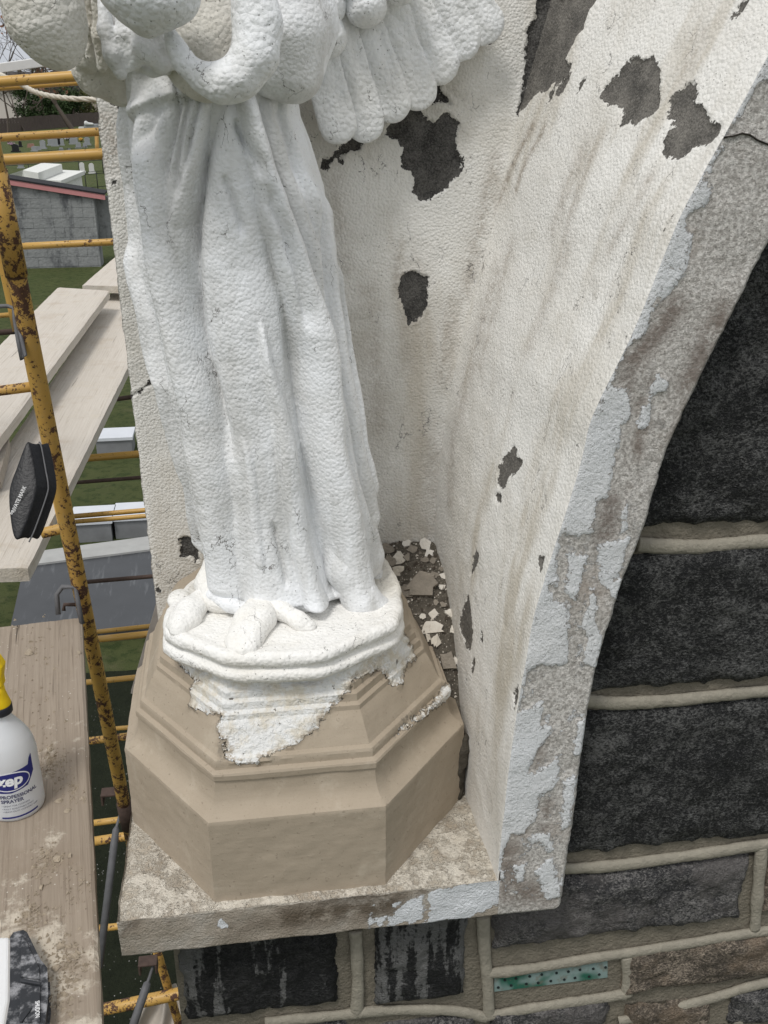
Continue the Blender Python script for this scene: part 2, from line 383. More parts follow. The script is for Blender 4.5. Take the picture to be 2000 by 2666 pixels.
def stone_mat(name, lo, hi, warm=None, stain=0.0):
    k = Mat(name)
    a = k.noise(260, 2, .8, vec=k.map((.8, 1, 1.25))); b = k.noise(95, 4, .75); c0 = k.noise(13, 5, .65)
    f = k.step(k.add(k.add(k.mul(a, .5), k.mul(b, .4)), k.mul(c0, .35)), .56, .77)
    c = k.mix(f, lo, hi)
    c = k.mix(k.mul(k.step(k.vor(300), .16, .08), .5), c, tuple(min(1, h*2.0+.02) for h in hi))
    if warm: c = k.mix(k.mul(k.step(k.noise(7, 5, .7), .45, .62), .7), c, warm)
    if stain:     # pale lime run-off smeared down the face
        sv = k.map((1.3, 1, .13)); m = k.step(k.add(k.noise(13, 5, .6, vec=sv), k.mul(k.noise(130, 3), .16)), .65-stain*.06, .70-stain*.06)
        c = k.mix(k.mul(m, .7), c, (.20, .20, .195))
    k.bump(k.add(b, k.mul(a, .6)), 1, .010)
    return k.end(c, .75, .35)
ST_DARK = stone_mat('black granite', (.009, .0095, .010), (.135, .135, .13))
ST_GREY = stone_mat('grey granite', (.03, .03, .032), (.24, .23, .22), (.13, .12, .115))
ST_BROWN = stone_mat('brown granite', (.07, .058, .046), (.36, .30, .235), (.22, .165, .115))
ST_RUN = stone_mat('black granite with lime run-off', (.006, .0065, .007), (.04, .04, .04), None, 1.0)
MORTAR = plain('mortar', (.185, .165, .128), .85, .35, 45, .006, 160)
BEAD = plain('mortar bead', (.285, .262, .212), .85, .28, 55, .0028, 190)
def wood_mat(name, a, b, dark, dust=.35, grime=(.24, .19, .14)):
    k = Mat(name)
    w = k.map((1, .045, 1)); n = k.noise(60, 5, .65, vec=w, dist=.6); n2 = k.noise(170, 3, .6, vec=k.map((1, .02, 1)))
    kn = k.noise(4, 2, .5, vec=k.map((1.2, .5, 1)), dist=1.5); rg = k.wave(24, 5, 2, vec=k.map((1, .06, 1)), dirn='X')
    c = k.mix(n, a, b); c = k.mix(k.mul(k.step(n2, .56, .7), .55), c, dark); c = k.mix(k.mul(k.step(rg, .72, .95), .12), c, dark); kv = k.vor(2.6, 'F1', vec=k.map((1.6, .5, 1))); c = k.mix(k.mul(k.step(kv, .10, .03), .8), c, dark); c = k.mix(k.mul(k.step(k.noise(3, 5, .7, vec=k.map((1, .35, 1))), .45, .65), .4), c, a)
    ck = k.step(k.noise(46, 4, .6, vec=k.map((1.6, .035, 1))), .685, .72); c = k.mix(k.mul(ck, .75), c, tuple(x*.35 for x in dark))
    c = k.mix(k.mul(k.step(k.noise(5, 5, .65), .52, .68), .55), c, grime)
    d = k.step(k.add(k.noise(6, 6, .7), k.attr('dust')), .62, .50+.02); d = k.math('SUBTRACT', 1, d)
    dc = k.mix(k.noise(60, 4), (.52, .455, .36), (.64, .58, .485)); c = k.mix(k.mul(d, dust), c, dc)
    sp = k.mul(k.step(k.vor(90), .14, .08), k.step(k.noise(8, 3), .5, .6)); c = k.mix(sp, c, (.66, .62, .54))
    k.bump(k.add(n2, k.mul(n, .8)), .8, .002); k.bump(k.math('SUBTRACT', 1, ck), .8, .002); k.bump(k.mul(d, k.noise(110, 4, .7)), .8, .004)
    return k.end(c, .8, .2)
WOOD_N = wood_mat('dusty near plank wood', (.235, .19, .145), (.37, .31, .245), (.12, .09, .065), .85)
WOOD_F = wood_mat('pale weathered plank wood', (.50, .45, .385), (.62, .575, .51), (.33, .28, .22), .4, (.44, .37, .29))
def yellow_mat(name, r):
    k = Mat(name); a = k.noise(28, 6, .72); b = k.noise(95, 5, .75); c3 = k.noise(5, 3)
    f = k.step(k.add(k.add(k.mul(a, .6), k.mul(b, .5)), k.mul(c3, r*.25)), .632+r*.045, .652+r*.045)
    base = k.mix(k.noise(9, 4), (.46, .265, .058), (.58, .355, .10)); base = k.mix(k.mul(k.step(k.noise(60, 4), .5, .75), .25), base, (.40, .30, .16))
    rust = k.mix(k.noise(160, 4), (.035, .017, .012), (.15, .075, .045))
    k.bump(k.math('SUBTRACT', 1, f), .7, .0012); k.bump(k.mul(f, k.noise(400, 3)), .6, .001)
    return k.end(k.mix(f, base, rust), k.add(.42, k.mul(f, .4)), .4)
YEL = yellow_mat('chipped yellow paint', 0.0); YELR = yellow_mat('rusty yellow paint', 1.0)
RUST = plain('rusty dark steel', (.075, .05, .04), .75, .5, 70, .0008, 300)
GALV = plain('dull grey steel', (.12, .12, .125), .5, .3, 50, .0006, 200)
GRASS = None

# ------------------------------------------------------------------ ground
GZ = -5.3
def ground_mat():
    k = Mat('cemetery grass'); a = k.noise(.35, 5, .6); b = k.noise(6, 5, .7); c0 = k.noise(70, 3, .7)
    c = k.mix(a, (.05, .075, .024), (.115, .125, .05)); c = k.mix(k.mul(k.step(b, .45, .65), .75), c, (.028, .05, .015)); c = k.mix(k.mul(k.step(c0, .45, .7), .5), c, (.13, .13, .06)); c = k.mix(k.mul(k.step(k.noise(1.3, 5, .7), .55, .7), .5), c, (.14, .13, .07))
    k.bump(k.add(b, c0), 1, .04)
    return k.end(c, .9, .1)
GRASS = ground_mat()
tag(mesh('ground', [(-600, -200, GZ), (600, -200, GZ), (600, 900, GZ), (-600, 900, GZ)], [(0, 1, 2, 3)], GRASS, smooth=False), kind='structure')
def painted_shade_mat():  # shade below the scaffold put into a darkened grass colour; pale chips are real
    k = Mat('grass darkened as shade with chips'); a = k.noise(9, 6, .7)
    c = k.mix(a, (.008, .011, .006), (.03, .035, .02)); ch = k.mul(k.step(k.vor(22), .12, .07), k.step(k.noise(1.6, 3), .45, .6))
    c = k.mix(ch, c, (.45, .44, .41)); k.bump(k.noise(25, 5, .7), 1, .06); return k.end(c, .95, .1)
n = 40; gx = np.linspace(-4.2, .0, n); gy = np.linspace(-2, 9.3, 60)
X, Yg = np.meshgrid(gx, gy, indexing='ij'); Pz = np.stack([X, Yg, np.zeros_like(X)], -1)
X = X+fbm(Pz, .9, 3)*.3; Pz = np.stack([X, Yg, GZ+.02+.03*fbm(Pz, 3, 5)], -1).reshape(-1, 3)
tag(mesh('painted_shade', Pz, grid_faces(n, 60), painted_shade_mat()), kind='structure')

# ------------------------------------------------------------------ niche: back panel, side panel, front band, ledge
YB = .55
def curve(pxs, Y):
    P = np.array([aty(x, y, Y) for x, y in pxs]); o = np.argsort(P[:, 2]); P = P[o]
    def f(z):
        z = np.asarray(z, float); x = np.interp(z, P[:, 2], P[:, 0])
        s0 = (P[1, 0]-P[0, 0])/(P[1, 2]-P[0, 2]); s1 = (P[-1, 0]-P[-2, 0])/(P[-1, 2]-P[-2, 2])
        x = np.where(z < P[0, 2], P[0, 0]+(z-P[0, 2])*s0*.3, x); return np.where(z > P[-1, 2], P[-1, 0]+(z-P[-1, 2])*s1, x)
    zz = np.linspace(-.3, 1.9, 221); xx = f(zz); ker = np.hanning(11); ker /= ker.sum()
    xs = np.convolve(np.pad(xx, 5, mode='reflect', reflect_type='odd'), ker, 'valid')
    return lambda z: np.interp(z, zz, xs)
CORN = curve([(1130, 1400), (1140, 1250), (1165, 1050), (1200, 880), (1235, 740), (1280, 600), (1315, 430), (1360, 250), (1432, 0)], YB)
ARR = curve([(1300, 2235), (1325, 2000), (1355, 1800), (1390, 1600), (1456, 1386), (1514, 1207), (1538, 1086), (1610, 941), (1658, 845), (1706, 725), (1770, 560), (1846, 425), (2000, 145)], 0)
OUT = curve([(1465, 2350), (1480, 2240), (1500, 2100), (1535, 1850), (1565, 1700), (1630, 1500), (1680, 1390), (1730, 1200), (1790, 1060), (1850, 950), (1920, 800), (2000, 650)], 0)
def stain_of(P2, lines):
    r = np.zeros(len(P2))
    for pts, w, a in lines:
        d = np.full(len(P2), 9.)
        for p, q in zip(pts[:-1], pts[1:]):
            p = np.array(p); e = np.array(q)-p; t = np.clip(((P2-p)@e)/(e@e), 0, 1); d = np.minimum(d, np.linalg.norm(P2-p-t[:, None]*e, axis=1))
        r = np.maximum(r, a*np.exp(-(d/w)**2))
    return r
def sideX(Y, z): t = Y/YB; return ARR(z)*(1-t)+CORN(z)*t
def on_side(px, py):
    lo, hi = -.05, YB+.05
    for _ in range(40):
        mid = (lo+hi)/2; p = aty(px, py, mid)
        if p[0] < sideX(mid, p[2]): lo = mid
        else: hi = mid
    p = aty(px, py, (lo+hi)/2); return (max(p[1], .006), p[2])
ZT = 1.62
niche = thing('statue_niche', 'cream painted stone niche with flaking patches, open at its left, behind the statue', 'niche')
slab_px = [
    crop([(955, 830), (985, 740), (1080, 680), (1160, 655), (1175, 700), (1230, 740), (1255, 755), (1320, 690), (1420, 750), (1395, 830), (1390, 920), (1435, 990), (1420, 1060), (1370, 1110), (1310, 1180), (1260, 1200), (1220, 1240), (1170, 1240), (1130, 1180), (1140, 1110), (1120, 1050), (1060, 1030), (1055, 970), (1080, 930), (1030, 870)], 2.37, 600, 0),
    crop([(1240, 470), (1300, 510), (1295, 570), (1340, 600), (1365, 645), (1290, 630), (1230, 650)], 2.37, 600, 0),
    crop([(545, 1010), (570, 965), (610, 990), (650, 930), (700, 900), (740, 860), (790, 780), (840, 850), (800, 935), (740, 930), (690, 960), (685, 1005), (650, 970), (610, 1010), (600, 1055), (545, 1050)], 2.37, 600, 0),
    crop([(1400, 240), (1640, 200), (1600, 262), (1430, 282)], 2.37, 600, 0),
    [(x*1.2056, y*1.2056) for x, y in [(862, 606), (868, 592), (893, 585), (925, 598), (922, 650), (908, 690), (880, 702), (874, 670), (860, 640)]],
    crop([(278, 1190), (300, 1172), (330, 1175), (410, 1225), (400, 1290), (408, 1335), (375, 1338), (360, 1310), (285, 1297)], 2.37, 350, 900),
    crop([(690, 640), (720, 600), (800, 600), (800, 700), (772, 722), (740, 690), (720, 650)], 2.37, 0, 0),
    crop([(135, 1475), (150, 1475), (162, 1512), (145, 1515)], 2.37, 350, 900),
    crop([(1455, 1225), (1490, 1220), (1500, 1250), (1460, 1260)], 3.95, 0, 700), crop([(1530, 1150), (1565, 1145), (1560, 1195), (1525, 1195)], 3.95, 0, 700),
    crop([(1275, 1345), (1450, 1243), (1560, 1150), (1650, 1118), (1652, 1128), (1565, 1165), (1455, 1256), (1278, 1356)], 3.95, 0, 700),
    crop([(695, 1115), (718, 1118), (716, 1138), (697, 1136)], 2.37, 0, 0),
    crop([(415, -10), (405, 100), (360, 150), (350, 280), (345, 400), (330, 470), (305, 620), (345, 620), (560, 100), (600, -60)], 2.074, 1200, 0),
]
slab_sd_polys = [[tuple(aty(x, y, YB)[[0, 2]]) for x, y in pg] for pg in slab_px]
nu, nv = 200, 500
zz = np.linspace(-.02, ZT, nv); u = np.linspace(0, 1, nu)
XL = np.interp(zz, [.24, 1.2], [-.2445, -.258]); XR = CORN(zz)+.004
Xs = XL[None]+(XR-XL)[None]*u[:, None]; Zs = np.repeat(zz[None], nu, 0)
P2 = np.stack([Xs, Zs], -1).reshape(-1, 2); sd = poly_sd(P2, slab_sd_polys)
P3 = np.stack([P2[:, 0], np.full(len(P2), YB), P2[:, 1]], 1)
jag = .006*fbm(P3, 95, 2, 3)
P3[:, 1] += -.0045*fbm(P3, 9, 4, 3)+.004*np.clip((-(sd+jag))/.002, 0, 1)-.0028*np.exp(-((sd+jag-.0035)/.0028)**2)*(.5+.5*fbm(P3, 35, 7, 2))
# worn left edge
k = np.arange(nv); P3[k, 0] += .003*fbm(P3[k], 40, 9, 3); P3[k, 1] += .002
P3[k+nv, 1] += .0005
# soft cove where the panel meets the side panel
ucol = np.repeat(np.arange(nu), nv); P3[:, 1] -= .004*np.exp(-((nu-1-ucol)/3.0)**2)
F = [tuple(q) for q in grid_faces(nu, nv)]
V = [tuple(p) for p in P3]; b0 = len(V)
V += [(P3[j, 0]+.001, YB+.07, P3[j, 2]) for j in range(nv)]
F += [(j+1, j, b0+j, b0+j+1) for j in range(nv-1)]
V += [(XR[j]+.05, YB+.07, zz[j]) for j in range(nv)]; F += [(b0+j+1, b0+j, b0+nv+j, b0+nv+j+1) for j in range(nv-1)]
ln = [([tuple(aty(x, y, YB)[[0, 2]]) for x, y in pg], w, a) for pg, w, a in (([(275, 320), (300, 370), (285, 420)], .022, .75), ([(1290, 420), (1250, 600), (1215, 760)], .016, .55), ([(1080, 700), (1075, 800), (1060, 950)], .03, .35), ([(960, 760), (975, 900), (985, 1100)], .022, .4), ([(1040, 640), (1035, 760)], .012, .5), ([(1130, 1150), (1120, 1380)], .03, .45), ([(870, 420), (880, 560), (900, 700)], .015, .35), ([(1180, 780), (1150, 980)], .02, .5))]
mesh('back_panel', V, F, SLAB, niche, attrs={'bare': np.concatenate([sd, np.full(2*nv, .05)]), 'stain': np.concatenate([stain_of(P2, ln), np.full(2*nv, .3)])})

side_px = [
    crop([(480, -20), (330, 500), (308, 610), (370, 545), (430, 490), (455, 500), (500, 440), (510, 470), (580, 400), (595, 345), (555, 325), (620, 200), (660, 150), (690, 60), (745, -20)], 2.074, 1200, 0),
    crop([(490, 495), (462, 552), (480, 557), (502, 490)], 2.074, 1200, 0), crop([(535, 430), (515, 510), (545, 500), (592, 400)], 2.074, 1200, 0), crop([(650, 430), (622, 507), (640, 497), (670, 433)], 2.074, 1200, 0),
    crop([(942, 285), (860, 380), (760, 480), (753, 520), (795, 578), (835, 550), (875, 600), (858, 692), (920, 655), (940, 682), (965, 655), (1000, 640), (1060, 600), (1075, 520), (1072, 380), (1030, 308), (985, 320), (930, 300)], 2.074, 1200, 0),
    crop([(1240, 428), (1190, 470), (1128, 540), (1112, 640), (1152, 685), (1078, 805), (1095, 862), (1150, 845), (1190, 862), (1240, 810), (1280, 785), (1310, 797), (1390, 730), (1405, 670), (1340, 660), (1295, 570), (1260, 560), (1278, 480)], 2.074, 1200, 0),
    crop([(1560, -10), (1510, 15), (1463, 82), (1490, 107), (1532, 50)], 2.074, 1200, 0),
    crop([(1150, 1162), (1125, 1190), (1098, 1250), (1118, 1210)], 2.074, 1200, 0),
    crop([(280, 945), (302, 975), (296, 1020), (334, 1040), (310, 1092), (260, 1122), (240, 1182), (203, 1182), (198, 1100), (225, 1030), (260, 1000)], 2.074, 1200, 700),
    crop([(188, 1208), (222, 1218), (222, 1262), (200, 1272), (183, 1242)], 2.074, 1200, 700), crop([(78, 1518), (97, 1550), (67, 1640), (40, 1662)], 2.074, 1200, 700),
    crop([(452, 1548), (442, 1600), (425, 1642), (418, 1560)], 2.074, 1200, 700),
    crop([(40, 95), (52, 200), (67, 300), (47, 405), (22, 370), (-12, 260), (10, 180)], 2.074, 1200, 1500), crop([(312, 575), (302, 660), (290, 722), (283, 640)], 2.074, 1200, 1500),
    crop([(112, 298), (117, 350), (98, 352)], 2.074, 1200, 1500), crop([(75, 440), (70, 500), (60, 520), (58, 460)], 2.074, 1200, 1500), crop([(137, 880), (130, 920), (128, 890)], 2.074, 1200, 1500),
]
side_polys = [[on_side(x, y) for x, y in pg] for pg in side_px]
nu, nv = 150, 470
yy = np.linspace(.0006, YB+.01, nu); zz = np.linspace(-.01, ZT, nv)
Yg, Zg = np.meshgrid(yy, zz, indexing='ij')
sd = poly_sd(np.stack([Yg, Zg], -1).reshape(-1, 2), side_polys)
Xg = sideX(np.clip(Yg, 0, YB), Zg)
P3 = np.stack([Xg, Yg, Zg], -1).reshape(-1, 3)
P3[:, 0] += .0018*fbm(P3, 7, 8, 2)+.0012*fbm(P3, 40, 6, 2)+.003*np.clip(-(sd+.006*fbm(P3, 95, 2, 3))/.002, 0, 1)
P3[:nv, 0] += .002+.002*fbm(P3[:nv], 45, 12, 3)
ln = [([on_side(x, y) for x, y in pg], w, a) for pg, w, a in (([(1385, 330), (1340, 420), (1300, 520)], .010, .9), ([(1420, 330), (1370, 420), (1345, 490)], .008, .8), ([(1520, 390), (1480, 480), (1440, 600)], .02, .45), ([(1560, 360), (1500, 520), (1455, 680)], .012, .5), ([(1690, 470), (1640, 560), (1590, 640)], .012, .45), ([(1480, 640), (1420, 800), (1380, 900)], .02, .4), ([(1290, 720), (1230, 950), (1180, 1150)], .03, .5), ([(1180, 1150), (1170, 1300)], .03, .5), ([(1820, 100), (1790, 180)], .02, .4), ([(1330, 640), (1290, 800), (1250, 950)], .02, .45))]
mesh('side_panel', P3, grid_faces(nu, nv, True), SIDE, niche, attrs={'bare': sd, 'stain': stain_of(np.stack([Yg, Zg], -1).reshape(-1, 2), ln)})

paint_px = [
    crop([(1659, 290), (1665, 430), (1600, 460), (1540, 560), (1480, 670), (1415, 720), (1425, 800), (1360, 880), (1335, 960), (1352, 1050), (1310, 1122), (1260, 1130), (1215, 1180), (1215, 1240), (1257, 1270), (1230, 1380), (1220, 1460), (1150, 1550), (1050, 1659), (950, 1660), (1050, 1440), (1180, 1160), (1340, 880)], 2.074, 1200, 0),
    crop([(1040, 0), (1225, 0), (1220, 20), (1150, 90), (1050, 180), (1020, 280), (980, 370), (890, 420), (850, 520), (820, 630), (880, 640), (917, 700), (922, 800), (865, 850), (860, 920), (830, 1000), (820, 1100), (790, 1232), (740, 1250), (720, 1310), (715, 1422), (640, 1440), (500, 1420), (560, 1250), (680, 900), (740, 690), (800, 560), (900, 380)], 2.074, 1200, 700),
    crop([(1060, 565), (1122, 600), (1110, 662), (1040, 672), (1025, 800), (1000, 872), (955, 862), (985, 750), (1030, 640)], 2.074, 1200, 700), crop([(900, 1235), (900, 1400), (870, 1422), (865, 1340)], 2.074, 1200, 700),
    crop([(470, 1420), (545, 1420), (520, 1560), (520, 1670), (400, 1670)], 2.074, 1200, 700),
    crop([(390, -5), (522, -5), (522, 60), (470, 50), (500, 120), (577, 170), (577, 470), (490, 492), (450, 470), (390, 492), (330, 545), (300, 540), (360, 250)], 2.074, 1200, 1500),
    crop([(700, 60), (732, 60), (722, 250), (760, 320), (740, 500), (650, 470), (690, 330), (648, 290), (680, 160)], 2.074, 1200, 1500),
    crop([(800, 20), (870, 20), (850, 130), (800, 110)], 2.074, 1200, 1500),
    crop([(440, 685), (442, 800), (498, 820), (450, 900), (400, 970), (357, 1050), (400, 1062), (522, 975), (542, 1050), (500, 1152), (420, 1180), (410, 1300), (340, 1392), (270, 1392), (230, 1500), (195, 1545), (180, 1300), (230, 1000), (250, 850), (300, 740)], 2.074, 1200, 1500),
    [(1392, 2268), (1440, 2228), (1462, 2332), (1425, 2342)], [(1336, 2252), (1372, 2244), (1362, 2292), (1345, 2300)], [(1500, 1880), (1530, 1870), (1520, 1960), (1495, 1970)], [(1560, 1420), (1640, 1400), (1620, 1480), (1580, 1540), (1560, 1500)], [(1480, 1440), (1530, 1450), (1500, 1560), (1470, 1540)], [(1470, 2040), (1500, 2020), (1485, 2150), (1462, 2160)],
    crop([(480, 1380), (500, 1480), (470, 1490), (440, 1440), (380, 1430), (350, 1410)], 2.074, 1200, 1500),
]
paint_polys = [[tuple(aty(x, y, 0)[[0, 2]]) for x, y in pg] for pg in paint_px]
nu, nv = 60, 480
zz = np.linspace(-.079, ZT, nv); u = np.linspace(0, 1, nu)
XA = np.where(zz < .02, .334, ARR(zz)); XA = np.minimum(XA, ARR(np.maximum(zz, .03))+.004); XO = OUT(zz)
rr = np.clip((zz+.079)/.012, 0, 1); XO = XO-.009*(1-np.sqrt(1-(1-rr)**2))
eP = np.stack([XO, 0*zz, zz], 1); XO = XO+.0025*fbm(eP, 18, 3, 2)+.0022*fbm(eP, 90, 5, 3)
Xs = XA[None]+(XO-XA)[None]*u[:, None]; Zs = np.repeat(zz[None], nu, 0)
P2 = np.stack([Xs, Zs], -1).reshape(-1, 2); sd = poly_sd(P2, paint_polys)
sd = np.minimum(sd, (Xs-XA[None]).reshape(-1)-.007+.004*np.sin(P2[:, 1]*23)+np.where(P2[:, 1] < .0, .05, 0))
P3 = np.stack([P2[:, 0], np.zeros(len(P2)), P2[:, 1]], 1); P3[:, 1] += -.0035*fbm(P3, 14, 7, 3)+.0012*np.clip(sd/.003, -1, 1)
uc = np.repeat(np.arange(nu), nv); P3[:, 1] += .007*np.exp(-((nu-1-uc)/1.6)**2)+.0012*np.exp(-(uc/1.2)**2)
V = [tuple(p) for p in P3]; F = [tuple(q) for q in grid_faces(nu, nv)]; b0 = len(V); e0 = (nu-1)*nv
V += [(P3[e0+j, 0], .10, P3[e0+j, 2]) for j in range(nv)]; F += [(e0+j, e0+j+1, b0+j+1, b0+j)[::-1] for j in range(nv-1)]
c0 = len(V); V += [(P3[0, 0], .10, -.079), (P3[e0, 0], .10, -.079)]
F += [tuple([i*nv for i in range(nu)]+[c0+1, c0])[::-1]]
ln = [([tuple(aty(x, y, 0)[[0, 2]]) for x, y in pg], w, a) for pg, w, a in (([(1755, 800), (1720, 860), (1650, 930)], .018, .85), ([(1660, 930), (1625, 1010)], .02, .6), ([(1592, 1310), (1575, 1395)], .018, .8), ([(1675, 1110), (1655, 1195)], .010, .8), ([(1880, 820), (1830, 920), (1790, 1010)], .022, .8), ([(1790, 1060), (1745, 1180)], .012, .6), ([(1310, 2230), (1330, 2320), (1420, 2330)], .03, .8), ([(1420, 1900), (1400, 1990)], .012, .5), ([(1430, 2090), (1415, 2160)], .012, .6), ([(1700, 1000), (1660, 1060)], .012, .5))]
mesh('front_band', V, F, BAND, niche, attrs={'paint': np.concatenate([sd, np.full(len(V)-len(sd), .05)]), 'stain': np.concatenate([stain_of(P2, ln), np.full(len(V)-len(sd), .3)])})

# crack running through the front band
ck = [aty(x, y, -.001) for x, y in crop([(1420, 742), (1470, 735), (1520, 720), (1560, 728), (1600, 755), (1665, 782)], 2.074, 1200, 0)]
tube('crack_line', ck, .0012, plain('dark crack', (.03, .025, .02), .9), niche, 6)

# ledge slab under the pedestal
def ledge():
    lx0, lx1 = -.2935, .3325
    nx, ny, nz = 220, 120, 34
    parts = []; sds = []
    # top
    xx, yy = np.meshgrid(np.linspace(lx0, lx1, nx), np.linspace(0, .56, ny), indexing='ij')
    T = np.stack([xx, yy, np.zeros_like(xx)], -1).reshape(-1, 3); T[:, 2] += .005*fbm(T, 22, 1, 4)-.003
    chip = np.exp(-(T[:, 1]/.008)**2); T[:, 2] -= .006*chip*(.6+.6*fbm(T, 35, 8, 3)); chip = np.exp(-((T[:, 0]-lx0)/.008)**2); T[:, 2] -= .006*chip
    xx, zz_ = np.meshgrid(np.linspace(lx0, lx1, nx), np.linspace(-.081, 0, nz), indexing='ij')
    Fp = np.stack([xx, 0*xx, zz_], -1).reshape(-1, 3); Fp[:, 1] += .004*fbm(Fp, 20, 2, 4)+.002
    Fp[:, 2] = np.where(zz_.reshape(-1) > -1e-6, T.reshape(nx, ny, 3)[:, 0, 2].repeat(nz).reshape(nx, nz).reshape(-1), Fp[:, 2])
    T3 = T.reshape(nx, ny, 3); F3 = Fp.reshape(nx, nz, 3); T3[:, 0, 1] = F3[:, -1, 1]
    F3[:, -2, 1] -= .001
    F3[:, 0, 2] += .003*fbm(F3[:, 0], 60, 4, 3); F3[:, 0, 1] += .004
    F3[-1, :, 0] += 0
    pp = [[tuple(aty(x, y, 0)[[0, 2]]) for x, y in pg] for pg in (
        crop([(560, 1200), (640, 1180), (840, 1130), (1060, 1150), (1080, 1180), (1000, 1255), (760, 1270), (640, 1255)], 3.32, 200, 2000),
        crop([(1150, 1360), (1240, 1300), (1370, 1380), (1250, 1425)], 3.32, 200, 2000),
        crop([(1360, 185), (1400, 110), (1385, 270), (1366, 260)], 2.074, 300, 2300), crop([(1480, 110), (1680, 60), (1680, 210), (1420, 250), (1400, 200), (1490, 170)], 2.074, 300, 2300),
        crop([(0, 370), (20, 300), (110, 235), (250, 188), (485, 132), (560, 130), (560, 280), (470, 268), (420, 300), (350, 335)], 1.659, 1000, 2200))]
    s = poly_sd(F3.reshape(-1, 3)[:, [0, 2]], pp)
    L = np.stack(np.meshgrid(np.linspace(0, .56, ny), np.linspace(-.081, 0, nz), indexing='ij'), -1)
    Lp = np.stack([np.full(L.shape[:2], lx0), L[..., 0], L[..., 1]], -1); Lp[:, -1] = T3[0]; Lp[0] = F3[0]; Lp[1:, :-1, 0] += .003*fbm(Lp[1:, :-1], 25, 6, 3)
    v, f = join([(T3.reshape(-1, 3), grid_faces(nx, ny)), (F3.reshape(-1, 3), grid_faces(nx, nz)), (Lp.reshape(-1, 3), grid_faces(ny, nz, True)),
                 ([(lx0, .006, -.081), (lx1, .006, -.081), (lx1, .56, -.081), (lx0, .56, -.081)], [(0, 3, 2, 1)])])
    a = np.concatenate([np.full(nx*ny, .05), s, np.full(ny*nz+4, .05)])
    vv_ = np.array(v); st = stain_of(vv_[:, [0, 2]], [([(-.02, -.035), (.09, -.03), (.145, -.03)], .028, .95), ([(-.12, -.05), (-.05, -.04)], .02, .5), ([(.03, -.01), (.14, -.008)], .012, .8)]); st[:nx*ny] = stain_of(vv_[:nx*ny, :2], [([(.20, .10), (.26, .19)], .015, .5), ([(-.2, .06), (-.24, .16)], .02, .35), ([(.27, .22), (.30, .3)], .03, .8)])
    return mesh('ledge', v, f, LEDGE, niche, attrs={'paint': a, 'stain': st})
ledge()

# ------------------------------------------------------------------ wall of rough granite blocks
wall = thing('stone_wall', 'dark rough granite block wall with raised mortar beads beside and below the niche', 'wall')
WY = .078
zc = np.linspace(-.073, ZT, 30); mid = .5*(ARR(np.maximum(zc, .03))+OUT(zc))
poly = [(float(x), float(z)) for x, z in zip(mid, zc)]+[(3.0, ZT), (3.0, -.073)]
v1 = prism_geo(poly, WY, .5); v2 = prism_geo([(-.222, GZ), (3.0, GZ), (3.0, -.083), (-.222, -.083)], WY+.0005, .56)
vv, ff = join([v1, v2]); mesh('mortar_bed', vv, [tuple(q)[::-1] for q in ff], MORTAR, wall, smooth=False)
def stone(x0, x1, z0, z1, mat, proud=.022, seed=0, name='stone', slope=0.0):
    h = .006 if (x1-x0)*(z1-z0) < .12 else .008
    nx = max(6, int((x1-x0)/h)); nz = max(6, int((z1-z0)/h))
    X, Z = np.meshgrid(np.linspace(0, 1, nx), np.linspace(0, 1, nz), indexing='ij')
    XL0 = np.maximum(x0, np.where(z0+(z1-z0)*Z > -.06, np.interp(z0+(z1-z0)*Z, zc, mid)+.004, x0))
    P = np.stack([XL0+(x1-XL0)*X, np.full(X.shape, WY), z0+(z1-z0)*Z+slope*(x1-x0)*X], -1)
    e = np.minimum(np.minimum(X*(x1-x0), (1-X)*(x1-x0)), np.minimum(Z*(z1-z0), (1-Z)*(z1-z0)))
    Q = P+np.array([seed*3.1, 0, seed*1.7])
    rim = np.clip((e+.010*fbm(Q, 45, 3, 3))/.030, 0, 1); rim = np.sqrt(np.clip(1-(1-rim)**2, 0, 1))
    P[..., 1] -= proud*rim*(.75+.40*fbm(Q, 9, 4, 3))+rim*(.009*fbm(Q, 24, 5, 3)+.0045*fbm(Q, 70, 6, 2)); P[..., 1] += .010*(1-rim)
    ins = np.exp(-e/.006)
    P[..., 0] += ins*.007*fbm(Q, 35, 7, 3); P[..., 2] += ins*.007*fbm(Q, 35, 9, 3)
    return mesh(name, P.reshape(-1, 3), grid_faces(nx, nz), mat, wall)
